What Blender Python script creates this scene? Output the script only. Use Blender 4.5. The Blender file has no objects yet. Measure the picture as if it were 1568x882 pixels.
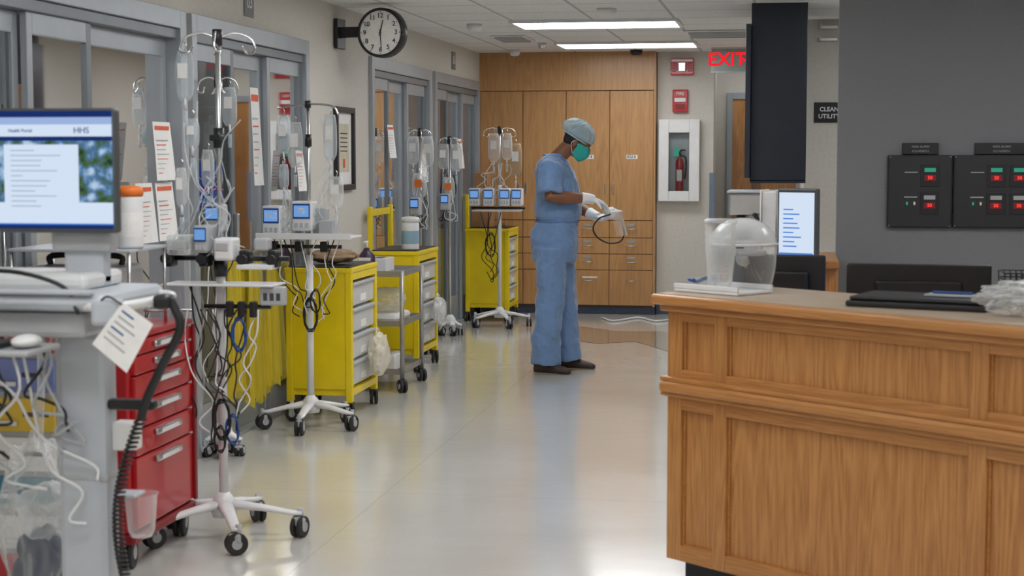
import bpy, bmesh, math, random
from mathutils import Vector, Matrix, Euler
random.seed(7)
V=Vector
# ------------------------------------------------------------------ materials
def _new(name):
    m=bpy.data.materials.new(name); m.use_nodes=True
    nt=m.node_tree; nt.nodes.clear()
    o=nt.nodes.new('ShaderNodeOutputMaterial')
    return m,nt,o
def _noise(nt,scale,detail=3,vec=None,dist=0):
    n=nt.nodes.new('ShaderNodeTexNoise'); n.inputs['Scale'].default_value=scale
    n.inputs['Detail'].default_value=detail; n.inputs['Distortion'].default_value=dist
    if vec is None:
        tc=nt.nodes.new('ShaderNodeTexCoord'); vec=tc.outputs['Object']
    nt.links.new(vec,n.inputs['Vector']); return n
def pmat(name,col,rough=.5,metal=0,var=.08,scale=12,bump=0,bscale=60,coat=0,spec=.5,sheen=0,bstretch=None):
    m,nt,o=_new(name); L=nt.links
    b=nt.nodes.new('ShaderNodeBsdfPrincipled'); L.new(b.outputs[0],o.inputs[0])
    b.inputs['Roughness'].default_value=rough; b.inputs['Metallic'].default_value=metal
    b.inputs['Coat Weight'].default_value=coat; b.inputs['Specular IOR Level'].default_value=spec
    if sheen: b.inputs['Sheen Weight'].default_value=sheen
    n=_noise(nt,scale)
    r=nt.nodes.new('ShaderNodeValToRGB')
    r.color_ramp.elements[0].position=.3; r.color_ramp.elements[1].position=.7
    r.color_ramp.elements[0].color=[c*(1-var) for c in col]+[1]
    r.color_ramp.elements[1].color=[min(1,c*(1+var)) for c in col]+[1]
    L.new(n.outputs[0],r.inputs[0]); L.new(r.outputs[0],b.inputs['Base Color'])
    if bump:
        vec=None
        if bstretch:
            tc=nt.nodes.new('ShaderNodeTexCoord'); mp=nt.nodes.new('ShaderNodeMapping'); mp.inputs['Scale'].default_value=bstretch
            L.new(tc.outputs['Object'],mp.inputs[0]); vec=mp.outputs[0]
        n2=_noise(nt,bscale,4,vec); bp=nt.nodes.new('ShaderNodeBump'); bp.inputs['Strength'].default_value=bump
        bp.inputs['Distance'].default_value=.01 if not bstretch else .03
        L.new(n2.outputs[0],bp.inputs['Height']); L.new(bp.outputs[0],b.inputs['Normal'])
    return m
def emat(name,col,st):
    m,nt,o=_new(name); e=nt.nodes.new('ShaderNodeEmission'); e.inputs[0].default_value=(*col,1); e.inputs[1].default_value=st
    nt.links.new(e.outputs[0],o.inputs[0]); return m
def clear(name,col=(.9,.93,.95),fac=.25,rough=.15,tint=(1,1,1),edge=.6):
    m,nt,o=_new(name); L=nt.links
    t=nt.nodes.new('ShaderNodeBsdfTransparent'); t.inputs[0].default_value=(*tint,1)
    b=nt.nodes.new('ShaderNodeBsdfPrincipled'); b.inputs['Base Color'].default_value=(*col,1); b.inputs['Roughness'].default_value=rough
    lw=nt.nodes.new('ShaderNodeLayerWeight'); lw.inputs[0].default_value=.35
    ma=nt.nodes.new('ShaderNodeMath'); ma.operation='MULTIPLY_ADD'; ma.inputs[1].default_value=edge; ma.inputs[2].default_value=fac
    ma.use_clamp=True
    n=_noise(nt,30); mb=nt.nodes.new('ShaderNodeBump'); mb.inputs['Strength'].default_value=.3; mb.inputs['Distance'].default_value=.01
    L.new(n.outputs[0],mb.inputs['Height']); L.new(mb.outputs[0],b.inputs['Normal'])
    L.new(lw.outputs['Facing'],ma.inputs[0])
    mx=nt.nodes.new('ShaderNodeMixShader'); L.new(ma.outputs[0],mx.inputs[0]); L.new(t.outputs[0],mx.inputs[1]); L.new(b.outputs[0],mx.inputs[2])
    L.new(mx.outputs[0],o.inputs[0]); return m
def glassmat(name,tint=(.9,.93,.94)):
    m,nt,o=_new(name); L=nt.links
    t=nt.nodes.new('ShaderNodeBsdfTransparent'); t.inputs[0].default_value=(*tint,1)
    g=nt.nodes.new('ShaderNodeBsdfGlossy'); g.inputs['Roughness'].default_value=.03; g.inputs[0].default_value=(.9,.9,.9,1)
    f=nt.nodes.new('ShaderNodeFresnel'); f.inputs[0].default_value=1.45
    mx=nt.nodes.new('ShaderNodeMixShader'); L.new(f.outputs[0],mx.inputs[0]); L.new(t.outputs[0],mx.inputs[1]); L.new(g.outputs[0],mx.inputs[2])
    L.new(mx.outputs[0],o.inputs[0]); return m
def wood(name,c0,c1,sc=(9,9,.7),rough=.35,coat=.3):
    m,nt,o=_new(name); L=nt.links
    b=nt.nodes.new('ShaderNodeBsdfPrincipled'); L.new(b.outputs[0],o.inputs[0])
    b.inputs['Roughness'].default_value=rough; b.inputs['Coat Weight'].default_value=coat; b.inputs['Coat Roughness'].default_value=.25
    tc=nt.nodes.new('ShaderNodeTexCoord'); mp=nt.nodes.new('ShaderNodeMapping'); mp.inputs['Scale'].default_value=sc
    L.new(tc.outputs['Object'],mp.inputs[0])
    n=_noise(nt,1.0,2,mp.outputs[0],.3)
    mu=nt.nodes.new('ShaderNodeMath'); mu.operation='MULTIPLY'; mu.inputs[1].default_value=14; L.new(n.outputs[0],mu.inputs[0])
    fr=nt.nodes.new('ShaderNodeMath'); fr.operation='PINGPONG'; fr.inputs[1].default_value=.5; L.new(mu.outputs[0],fr.inputs[0])
    mp2=nt.nodes.new('ShaderNodeMapping'); mp2.inputs['Scale'].default_value=[s*16 for s in sc]; L.new(tc.outputs['Object'],mp2.inputs[0])
    n2=_noise(nt,1.0,3,mp2.outputs[0])
    mx=nt.nodes.new('ShaderNodeMath'); mx.operation='MULTIPLY_ADD'; mx.inputs[1].default_value=.7; L.new(fr.outputs[0],mx.inputs[0]); L.new(n2.outputs[0],mx.inputs[2])
    r=nt.nodes.new('ShaderNodeValToRGB'); r.color_ramp.elements[0].position=.3; r.color_ramp.elements[1].position=.95
    r.color_ramp.elements[0].color=(*c0,1); r.color_ramp.elements[1].color=(*c1,1)
    L.new(mx.outputs[0],r.inputs[0]); L.new(r.outputs[0],b.inputs['Base Color'])
    return m
WALL=pmat('wall_cream',(.60,.57,.515),.75,0,.04,40,.25,140)
WALLG=pmat('wall_grey',(.20,.205,.22),.8,0,.06,150,.3,160)
FRM=pmat('aluminium_frame',(.37,.40,.43),.38,.35,.05,6)
FRMD=pmat('door_stile_grey',(.20,.22,.24),.4,.3,.05,6)
YEL=pmat('yellow_paint',(.85,.64,.004),.35,0,.05,8,coat=.3)
RED=pmat('red_paint',(.47,.012,.018),.3,0,.06,8,coat=.4)
REDD=pmat('red_dark',(.24,.008,.012),.4,0,.06,8)
WHT=pmat('white_plastic',(.74,.74,.74),.35,0,.04,10)
WHTG=pmat('grey_plastic',(.42,.43,.44),.4,0,.06,10)
DGR=pmat('dark_grey_plastic',(.07,.075,.08),.4,0,.06,10)
LGR=pmat('pale_grey_paint',(.48,.51,.55),.35,0,.04,8)
BLK=pmat('black_plastic',(.012,.012,.014),.4,0,.2,20)
BLKG=pmat('black_rubber',(.02,.02,.02),.6,0,.2,20)
STL=pmat('stainless_steel',(.55,.55,.54),.28,.9,.06,8)
STLD=pmat('steel_shelf',(.34,.33,.31),.35,.5,.1,8)
CHR=pmat('chrome',(.7,.7,.7),.15,1,.03,8)
PAP=pmat('paper',(.80,.79,.77),.7,0,.04,30)
INK=pmat('ink',(.05,.05,.06),.7,0,.1,30)
INKO=pmat('ink_orange',(.7,.12,.05),.7,0,.1,30)
CARD=pmat('cardboard',(.36,.19,.09),.8,0,.1,10)
KRAFT=pmat('kraft_paper',(.30,.20,.12),.85,0,.15,25,.4,40)
NAVY=pmat('navy_laminate',(.010,.014,.024),.5,0,.1,10)
KICK=pmat('blue_cove_base',(.05,.07,.11),.5,0,.1,10)
ORG=pmat('orange_plastic',(.8,.18,.02),.4,0,.06,10)
BLUEC=pmat('blue_cable',(.015,.07,.28),.4,0,.1,10)
PURP=pmat('dark_purple',(.035,.015,.05),.35,0,.1,10)
CLR=clear('clear_plastic',fac=.06,rough=.08,edge=.5)
CLRM=clear('milky_plastic',(.85,.86,.86),.24,.2)
CUPM=clear('cup_plastic',(.88,.90,.90),.14,.12,(1,1,1),.6)
DRW=clear('drawer_plastic',(.80,.82,.80),.38,.2)
BAGW=clear('bag_film_cream',(.85,.80,.66),.26,.2)
FLU=clear('fluid_bag',(.8,.85,.88),.22,.1,(.93,.96,.98))
GOWN=clear('yellow_gown_film',(.80,.66,.06),.34,.45,(1,.93,.5),.35)
GLS=glassmat('door_glass')
OAK=wood('oak_cabinet',(.38,.19,.070),(.50,.27,.105),(5,5,.4))
OAKV=wood('oak_desk_vertical',(.34,.135,.032),(.56,.26,.080),(8,8,.5))
OAKH=wood('oak_desk_horizontal',(.36,.145,.036),(.53,.24,.070),(.6,11,11))
OAKD=pmat('dark_gap',(.12,.05,.02),.7)
SCRB=emat('screen_blue',(.08,.25,.75),1.0)
SCRW=emat('screen_white',(.72,.83,1.0),1.0)
SCRD=emat('screen_navy',(.015,.04,.20),.8)
SCRG=emat('screen_green_photo',(.06,.11,.08),.8)
LED=emat('led_red',(1,.05,.04),2.2)
LEDG=emat('led_green',(.06,.45,.30),.7)
TROF=emat('troffer_lens',(.97,.985,1.0),11.5)
ROOMFILL=emat('room_fill_lens',(.95,.97,1.0),5.5)
TROFD=emat('dim_light_lens',(.97,.985,1.0),2.5)
# ------------------------------------------------------------------ builders
COL=bpy.context.scene.collection
def G(name,loc=(0,0,0),rz=0):
    e=bpy.data.objects.new(name,None); e.location=loc; e.rotation_euler=(0,0,math.radians(rz)); e.empty_display_size=.1
    COL.objects.link(e); return e
def M(g,name,vs,fs,mat,smooth=False,bevel=0):
    me=bpy.data.meshes.new(name); me.from_pydata([tuple(v) for v in vs],[],fs); me.validate(); me.update()
    bm=bmesh.new(); bm.from_mesh(me); bmesh.ops.recalc_face_normals(bm,faces=bm.faces); bm.to_mesh(me); bm.free()
    if mat: me.materials.append(mat)
    if smooth:
        for p in me.polygons: p.use_smooth=True
    o=bpy.data.objects.new(name,me); COL.objects.link(o)
    if g: o.parent=g
    if bevel:
        b=o.modifiers.new('b','BEVEL'); b.width=bevel; b.segments=2; b.limit_method='ANGLE'
    return o
BF=[(0,1,3,2),(4,6,7,5),(0,4,5,1),(2,3,7,6),(0,2,6,4),(1,5,7,3)]
def box(g,name,a,b,mat,bevel=.003,rot=None,piv=None):
    vs=[V((x,y,z)) for x in (a[0],b[0]) for y in (a[1],b[1]) for z in (a[2],b[2])]
    if rot:
        R=Euler([math.radians(r) for r in rot]).to_matrix(); c=V(piv) if piv else (V(a)+V(b))/2
        vs=[R@(v-c)+c for v in vs]
    return M(g,name,vs,BF,mat,False,bevel)
def boxc(g,name,c,s,mat,bevel=.003,rot=None):
    return box(g,name,[c[i]-s[i]/2 for i in range(3)],[c[i]+s[i]/2 for i in range(3)],mat,bevel,rot)
def frame_at(d,up=None):
    d=d.normalized(); u=up if up is not None else (V((0,0,1)) if abs(d.z)<.95 else V((1,0,0)))
    s=d.cross(u).normalized(); return s,s.cross(d).normalized()
def sweep(pts,rad,seg=10,cap=True):
    pts=[V(p) for p in pts]; n=len(pts); vs=[];fs=[]
    s=None
    for i,p in enumerate(pts):
        d=(pts[min(i+1,n-1)]-pts[max(i-1,0)])
        if d.length<1e-6: d=V((0,0,1))
        d.normalize()
        if s is None: s,u=frame_at(d)
        else:
            s=(s-d*s.dot(d)); 
            if s.length<1e-4: s,_=frame_at(d)
            s.normalize(); u=s.cross(d).normalized()
        r=rad[i] if isinstance(rad,(list,tuple)) else rad
        if not isinstance(r,(list,tuple)): r=(r,r)
        for k in range(seg):
            a=2*math.pi*k/seg; vs.append(p+s*math.cos(a)*r[0]+u*math.sin(a)*r[1])
    for i in range(n-1):
        for k in range(seg):
            k2=(k+1)%seg; fs.append((i*seg+k,i*seg+k2,(i+1)*seg+k2,(i+1)*seg+k))
    if cap: fs.append(tuple(range(seg))[::-1]); fs.append(tuple((n-1)*seg+k for k in range(seg)))
    return vs,fs
def cat(pts,sub=6):
    P=[V(p) for p in pts]
    if len(P)<3: return P
    P=[P[0]*2-P[1]]+P+[P[-1]*2-P[-2]]; o=[]
    for i in range(1,len(P)-2):
        for k in range(sub):
            t=k/sub; a,b,c,d=P[i-1:i+3]
            o.append(.5*((2*b)+(c-a)*t+(2*a-5*b+4*c-d)*t*t+(3*b-a-3*c+d)*t**3))
    o.append(P[-2]); return o
def tube(g,name,pts,r,mat,seg=8,sub=6):
    vs,fs=sweep(cat(pts,sub) if sub>1 else pts,r,seg); return M(g,name,vs,fs,mat,True)
def cyl(g,name,p0,p1,r0,mat,r1=None,seg=24,bevel=0):
    r1=r0 if r1 is None else r1
    vs,fs=sweep([p0,p1],[r0,r1],seg); o=M(g,name,vs,fs,mat,False,bevel)
    for p in o.data.polygons: p.use_smooth=len(p.vertices)==4
    return o
def sphv(c,r,seg=20,rings=12,R=None):
    vs=[];fs=[]; c=V(c)
    for i in range(rings+1):
        t=math.pi*i/rings
        for k in range(seg):
            a=2*math.pi*k/seg; v=V((r[0]*math.sin(t)*math.cos(a),r[1]*math.sin(t)*math.sin(a),r[2]*math.cos(t)))
            vs.append(c+(R@v if R else v))
    for i in range(rings):
        for k in range(seg):
            k2=(k+1)%seg; fs.append((i*seg+k,(i+1)*seg+k,(i+1)*seg+k2,i*seg+k2))
    return vs,fs
def ell(g,name,c,r,mat,R=None):
    vs,fs=sphv(c,r,R=R); o=M(g,name,vs,fs,mat,True)
    bm=bmesh.new(); bm.from_mesh(o.data); bmesh.ops.remove_doubles(bm,verts=bm.verts,dist=1e-5); bm.to_mesh(o.data); bm.free(); return o
def lathe(g,name,c,prof,mat,seg=28,cap=True):
    vs=[];fs=[]
    for r,z in prof:
        for k in range(seg):
            a=2*math.pi*k/seg; vs.append((c[0]+r*math.cos(a),c[1]+r*math.sin(a),c[2]+z))
    n=len(prof)
    for i in range(n-1):
        for k in range(seg):
            k2=(k+1)%seg; fs.append((i*seg+k,i*seg+k2,(i+1)*seg+k2,(i+1)*seg+k))
    fs.append(tuple(range(seg))[::-1])
    if cap: fs.append(tuple((n-1)*seg+k for k in range(seg)))
    return M(g,name,vs,fs,mat,True)
def blob(g,name,c,r,mat,amp=.25,seed=0,sub=3,freq=1.7):
    bm=bmesh.new(); bmesh.ops.create_icosphere(bm,subdivisions=sub+1,radius=1)
    from mathutils import noise
    for v in bm.verts:
        n=noise.noise(v.co*freq+V((seed*7.1,seed*3.3,1)))+.35*noise.noise(v.co*freq*2.3+V((seed,2,5)))
        s=1+amp*n; v.co=V((c[0]+v.co.x*r[0]*s,c[1]+v.co.y*r[1]*s,c[2]+v.co.z*r[2]*s))
    me=bpy.data.meshes.new(name); bm.to_mesh(me); bm.free(); me.materials.append(mat)
    for p in me.polygons: p.use_smooth=True
    o=bpy.data.objects.new(name,me); COL.objects.link(o); o.parent=g; return o
def text(g,name,s,size,loc,mat,rot=(90,0,0),ext=.0008,align='CENTER',bold=0):
    cu=bpy.data.curves.new(name,'FONT'); cu.body=s; cu.size=size; cu.align_x=align; cu.align_y='CENTER'; cu.extrude=ext; cu.offset=bold
    t=bpy.data.objects.new(name+'_t',cu); COL.objects.link(t)
    dg=bpy.context.evaluated_depsgraph_get(); me=bpy.data.meshes.new_from_object(t.evaluated_get(dg))
    bpy.data.objects.remove(t); me.materials.clear(); me.materials.append(mat)
    o=bpy.data.objects.new(name,me); COL.objects.link(o); o.parent=g; o.location=loc; o.rotation_euler=[math.radians(a) for a in rot]; return o
def caster(g,n,x,y,r=.045,mat=BLKG,ang=0,fork=LGR):
    a=math.radians(ang); d=V((math.cos(a),math.sin(a),0))
    c=V((x,y,r)); 
    for sgn in (-1,1):
        cyl(g,n+'_wheel',c+d*(.006*sgn),c+d*(.024*sgn),r,mat,seg=20,bevel=.004)
        cyl(g,n+'_hub',c+d*(.02*sgn),c+d*(.027*sgn),r*.45,WHTG,seg=14)
    f=V((-d.y,d.x,0))
    cyl(g,n+'_stem',c+f*.01+V((0,0,.2*r)),c+f*.01+V((0,0,r+.03)),.012,fork,seg=12)
    boxc(g,n+'_fork',(c.x,c.y,r*1.5),(.05,.05,r*.9),fork,.01)
# ------------------------------------------------------------------ room shell
XL=-3.02; CZ=2.58; XR=3.2
def floor_mat():
    m,nt,o=_new('vinyl_floor'); L=nt.links
    b=nt.nodes.new('ShaderNodeBsdfPrincipled'); L.new(b.outputs[0],o.inputs[0])
    tc=nt.nodes.new('ShaderNodeTexCoord')
    n=_noise(nt,1.2,4,tc.outputs['Object']); n2=_noise(nt,90,2,tc.outputs['Object'])
    ad=nt.nodes.new('ShaderNodeMath'); ad.operation='MULTIPLY_ADD'; ad.inputs[1].default_value=.4
    L.new(n2.outputs[0],ad.inputs[0]); L.new(n.outputs[0],ad.inputs[2])
    r=nt.nodes.new('ShaderNodeValToRGB'); r.color_ramp.elements[0].position=.4; r.color_ramp.elements[1].position=.95
    r.color_ramp.elements[0].color=(.63,.605,.55,1); r.color_ramp.elements[1].color=(.72,.705,.66,1)
    L.new(ad.outputs[0],r.inputs[0])
    br=nt.nodes.new('ShaderNodeTexBrick'); br.offset=0; br.inputs['Scale'].default_value=1.0
    br.inputs['Brick Width'].default_value=1.83; br.inputs['Row Height'].default_value=1.83; br.inputs['Mortar Size'].default_value=.003
    br.inputs['Color1'].default_value=(1,1,1,1); br.inputs['Color2'].default_value=(1,1,1,1); br.inputs['Mortar'].default_value=(.85,.84,.82,1)
    L.new(tc.outputs['Object'],br.inputs['Vector'])
    mx=nt.nodes.new('ShaderNodeMix'); mx.data_type='RGBA'; mx.blend_type='MULTIPLY'; mx.inputs[0].default_value=1
    L.new(r.outputs[0],mx.inputs[6]); L.new(br.outputs[0],mx.inputs[7]); L.new(mx.outputs[2],b.inputs['Base Color'])
    rr=nt.nodes.new('ShaderNodeMapRange'); rr.inputs[3].default_value=.13; rr.inputs[4].default_value=.22
    n3=_noise(nt,2.5,4,tc.outputs['Object']); L.new(n3.outputs[0],rr.inputs[0]); L.new(rr.outputs[0],b.inputs['Roughness'])
    b.inputs['IOR'].default_value=1.55; b.inputs['Coat Weight'].default_value=.8; b.inputs['Coat Roughness'].default_value=.14; b.inputs['Coat IOR'].default_value=1.5
    nb=_noise(nt,7,2,tc.outputs['Object']); bp=nt.nodes.new('ShaderNodeBump'); bp.inputs['Strength'].default_value=.06; bp.inputs['Distance'].default_value=.01
    L.new(nb.outputs[0],bp.inputs['Height']); L.new(bp.outputs[0],b.inputs['Normal']); L.new(bp.outputs[0],b.inputs['Coat Normal'])
    return m
def ceil_mat():
    m,nt,o=_new('ceiling_tiles'); L=nt.links
    b=nt.nodes.new('ShaderNodeBsdfPrincipled'); b.inputs['Roughness'].default_value=.85; L.new(b.outputs[0],o.inputs[0])
    tc=nt.nodes.new('ShaderNodeTexCoord')
    mp=nt.nodes.new('ShaderNodeMapping'); mp.inputs['Location'].default_value=(.84,.025,0); L.new(tc.outputs['Object'],mp.inputs[0])
    br=nt.nodes.new('ShaderNodeTexBrick'); br.offset=0; br.inputs['Scale'].default_value=1.0
    br.inputs['Brick Width'].default_value=.61; br.inputs['Row Height'].default_value=.61; br.inputs['Mortar Size'].default_value=.012
    br.inputs['Color1'].default_value=(.84,.84,.84,1); br.inputs['Color2'].default_value=(.80,.80,.80,1); br.inputs['Mortar'].default_value=(.5,.5,.5,1)
    L.new(mp.outputs[0],br.inputs['Vector']); 
    n=_noise(nt,120,2,tc.outputs['Object']); r=nt.nodes.new('ShaderNodeValToRGB')
    r.color_ramp.elements[0].position=.35; r.color_ramp.elements[0].color=(.8,.8,.8,1); r.color_ramp.elements[1].position=.5
    L.new(n.outputs[0],r.inputs[0])
    mx=nt.nodes.new('ShaderNodeMix'); mx.data_type='RGBA'; mx.blend_type='MULTIPLY'; mx.inputs[0].default_value=1
    L.new(br.outputs[0],mx.inputs[6]); L.new(r.outputs[0],mx.inputs[7]); L.new(mx.outputs[2],b.inputs['Base Color'])
    return m
box(None,'floor',(-7,-2.5,-.1),(XR+.2,18.2,0),floor_mat(),0)
box(None,'ceiling',(-7,-2.5,CZ),(XR+.2,18.2,CZ+.1),ceil_mat(),0)
TAN=pmat('tan_vinyl',(.40,.34,.27),.14,0,.05,60,coat=.9)
M(None,'floor_inlay',[(-2.0,13.9,.002),(-1.55,13.5,.002),(-1.25,13.7,.002),(-.75,12.7,.002),(-.2,13.2,.002),(-.2,14.6,.002),(-1.5,14.5,.002),(-1.9,14.9,.002)],[tuple(range(8))],TAN)
def wbox(n,a,b,m=WALL): return box(None,n,a,b,m,0)
wt=.12
banks=[(4.75,7.89,[5.5,6.22,6.84]),(7.98,10.05,[8.72,9.31]),(11.64,13.65,[12.3,12.9]),(13.82,15.87,[14.5,15.15])]
wbox('wall_left',(XL-wt,-2.5,0),(XL,4.75,CZ))
wbox('wall_left_header',(XL-wt,4.75,2.29),(XL,16.2,CZ))
wbox('wall_left_pier_1',(XL-wt,7.89,0),(XL,7.98,2.29)); wbox('wall_left_pier_2',(XL-wt,10.05,0),(XL,11.64,2.29))
wbox('wall_left_pier_3',(XL-wt,13.65,0),(XL,13.82,2.29)); wbox('wall_left_pier_4',(XL-wt,15.87,0),(XL,16.2,2.29))
wbox('wall_back',(XL-wt,16.62,0),(-1.27,16.74,CZ))
wbox('wall_back_alcove',(-1.27,16.15,0),(-.72,16.74,CZ))
wbox('wall_back_far',(-1.27,17.5,0),(XR,17.62,CZ))
wbox('wall_nook',(.12,12.5,0),(XR,12.62,CZ)); wbox('wall_nook_side',(.12,12.62,0),(.24,17.5,CZ))
wbox('wall_partition',(.27,9.2,0),(XR,9.32,CZ),WALLG)
wbox('wall_right',(XR,-2.5,0),(XR+.12,17.5,CZ)); wbox('wall_front',(-7,-2.62,0),(XR+.12,-2.5,CZ))
box(None,'baseboard_left',(XL,10.05,0),(XL+.012,11.64,.1),KICK,.002)
box(None,'baseboard_back',(-1.27,16.135,0),(-.72,16.15,.1),KICK,.002)
# patient rooms behind the glass
RW=pmat('room_wall',(.42,.435,.46),.8,0,.08,3)
CURT=pmat('curtain_fabric',(.58,.59,.60),.8,0,.12,6)
wbox('wall_rooms',(-7,-2.5,0),(-6.9,18,CZ),RW)
for i,(a) in enumerate((4.6,7.93,11.0,13.73,16.1)):
    wbox('wall_room_divider_%d'%(i+1),(-6.9,a-.05,0),(XL-wt,a+.05,CZ),RW)
def curtain(loc,L,h,rz,mat):
    g=G('privacy_curtain',loc,rz); vs=[];fs=[];n=90
    for i in range(n):
        x=L*i/(n-1); y=.05*math.sin(i*.75)+.02*math.sin(i*.31)
        vs+= [(x,y,0.3),(x,y*.7,h)]
    for i in range(n-1): fs.append((2*i,2*i+2,2*i+3,2*i+1))
    M(g,'cloth',vs,fs,mat,True); box(g,'track',(0,-.02,h),(L,.02,h+.03),WHT)
curtain((-4.75,7.70,0),.9,2.35,0,CURT); curtain((-4.5,10.6,0),.5,2.35,0,CURT); curtain((-4.6,13.45,0),.5,2.35,0,CURT); curtain((-4.6,15.8,0),.7,2.35,0,CURT)
for i,y in enumerate((6.6,9.5,12.4,14.9)):
    g=G('ceiling_light'); box(g,'lens',(-4.9,y-.3,CZ-.02),(-3.7,y+.3,CZ-.001),ROOMFILL,0)  # unseen emitters, added to brighten the rooms behind the glass
for i,y in enumerate((6.2,9.6,12.6,14.9)):
    g=G('hospital_bed',(-5.6,y,0))
    box(g,'mattress',(-1.0,-.45,.55),(1.0,.45,.72),WHT,.04); box(g,'frame',(-1.0,-.42,.42),(1.0,.42,.52),LGR,.01)
    box(g,'headboard',(-1.05,-.45,.4),(-1.0,.45,1.1),LGR,.02); box(g,'footboard',(1.0,-.45,.4),(1.05,.45,.95),LGR,.02)
    for a in (-.8,.8):
        for b in (-.35,.35): caster(g,'caster',a,b,.06); cyl(g,'leg',(a,b,.08),(a,b,.45),.02,LGR)
g=G('supply_shelf',(-3.36,7.25,0))
for a in(-.16,.16):
    for b in(-.3,.3): cyl(g,'post',(a,b,0),(a,b,1.80),.012,CHR,seg=10)
for z in (.2,.7,1.25,1.76): box(g,'shelf',(-.17,-.31,z),(.17,.31,z+.02),STLD,.002)
box(g,'cardboard_box',(-.12,-.12,1.781),(.12,.12,1.93),CARD,.003); box(g,'cardboard_box_small',(-.1,-.29,1.781),(.10,-.14,1.89),CARD,.003)
box(g,'bin',(-.14,-.25,1.271),(.14,.1,1.42),BLUEC,.01); box(g,'linen',(-.14,-.25,.721),(.14,.2,.95),WHT,.03); box(g,'bin',(-.14,-.25,.221),(.14,.2,.4),WHTG,.01)
for y in (10.45,13.15):
    z0,z1=1.2,1.6
    g=G('patient_monitor',(-3.70,y,0)); box(g,'housing',(-.2,-.05,z0),(.2,.03,z1-.05),DGR,.01); box(g,'screen',(-.18,-.053,z0+.03),(.18,-.05,z1-.08),SCRD,0); cyl(g,'pole',(0,0,.05),(0,0,z0),.02,LGR); lathe(g,'foot',(0,0,0),[(.20,0),(.20,.03),(.05,.05)],LGR)
    for k in range(3): tube(g,'trace',[(-.17+.02*i,-.054,z0+.08+.07*k+.012*math.sin(i*1.9+k)) for i in range(18)],.002,(LEDG,LED,PAP)[k],5,1)
# sliding glass doors
def bank(i,y0,y1,cuts):
    g=G('door_%d'%i)
    d=.03
    box(g,'jamb_a',(XL-wt,y0,0),(XL+d,y0+.07,2.29),FRM); box(g,'jamb_b',(XL-wt,y1-.07,0),(XL+d,y1,2.29),FRM)
    box(g,'header',(XL-wt,y0+.07,2.20),(XL+d,y1-.07,2.29),FRM); box(g,'header_lip',(XL-wt,y0+.07,2.15),(XL+.01,y1-.07,2.198),FRMD)
    box(g,'sill',(XL-wt,y0+.07,0.0),(XL+.01,y1-.07,.02),FRM)
    E=[y0+.07]+cuts+[y1-.07]
    for k in range(len(E)-1):
        a=E[k]; b=E[k+1]; x=XL-.01-(k%2)*.04
        s=.05
        box(g,'stile_a',(x-.03,a,.02),(x,a+s,2.15),FRM if k%2==0 else FRMD); box(g,'stile_b',(x-.03,b-s,.02),(x,b,2.15),FRMD if k%2==0 else FRM)
        box(g,'rail_top',(x-.03,a+s,2.06),(x,b-s,2.15),FRM); box(g,'rail_bottom',(x-.03,a+s,.02),(x,b-s,.25),FRM)
        M(g,'glass',[(x-.015,a+s,.25),(x-.015,b-s,.25),(x-.015,b-s,2.06),(x-.015,a+s,2.06)],[(0,1,2,3)],GLS)
        if k%2==0: box(g,'pull',(x,b-s+.01,.95),(x+.03,b-.015,1.25),STL,.008)
for i,(a,b,c) in enumerate(banks): bank(i+1,a,b,c)
# ------------------------------------------------------------------ ceiling lights and fixtures
for y in (-1.9,.5,2.95,5.35,7.7,10.0,12.55,14.95):
    g=G('ceiling_light',(-1.45,y,0))
    box(g,'lens',(-.61,-.30,CZ-.012),(.61,.30,CZ-.004),TROF,0)
    for s in (-1,1):
        box(g,'trim_y',(-.63,s*.315-.015,CZ-.02),(.63,s*.315+.015,CZ-.001),WHT,0); box(g,'trim_x',(s*.625-.015,-.3,CZ-.02),(s*.625+.015,.3,CZ-.001),WHT,0)
for x,y in ((1.6,.5),(1.6,3.0),(1.5,7.2),(1.1,10.9),(-.3,16.9)):  # the one behind the grey partition is added, unseen, to brighten the nook wall
    g=G('ceiling_light',(x,y,0)); box(g,'lens',(-.61,-.30,CZ-.012),(.61,.30,CZ-.004),TROF if y!=16.9 else TROFD,0)
def disc(name,x,y,r,h,mat):
    g=G(name,(x,y,CZ)); lathe(g,'body',(0,0,0),[(r*.3,-h),(r*.8,-h*.9),(r,-h*.5),(r,-.001)],mat)
disc('smoke_detector',-1.25,11.35,.07,.05,WHT); disc('smoke_detector',-2.4,12.5,.06,.06,WHT); disc('sprinkler_head',-2.2,14.7,.04,.05,CHR)
disc('security_camera_dome',-1.45,15.8,.06,.05,BLK); disc('sprinkler_head',-2.6,15.6,.05,.06,WHT)
g=G('air_vent',(-.55,13.7,CZ)); box(g,'frame',(-.3,-.3,-.012),(.3,.3,-.002),WHT); 
for k in range(6): box(g,'louver',(-.26,-.25+k*.09,-.03),(.26,-.22+k*.09,-.012),WHTG,0)
g=G('air_vent',(-2.35,14.0,CZ)); box(g,'frame',(-.15,-.3,-.012),(.15,.3,-.002),WHT)
for k in range(5): box(g,'louver',(-.12,-.25+k*.11,-.025),(.12,-.2+k*.11,-.012),WHTG,0)
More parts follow.
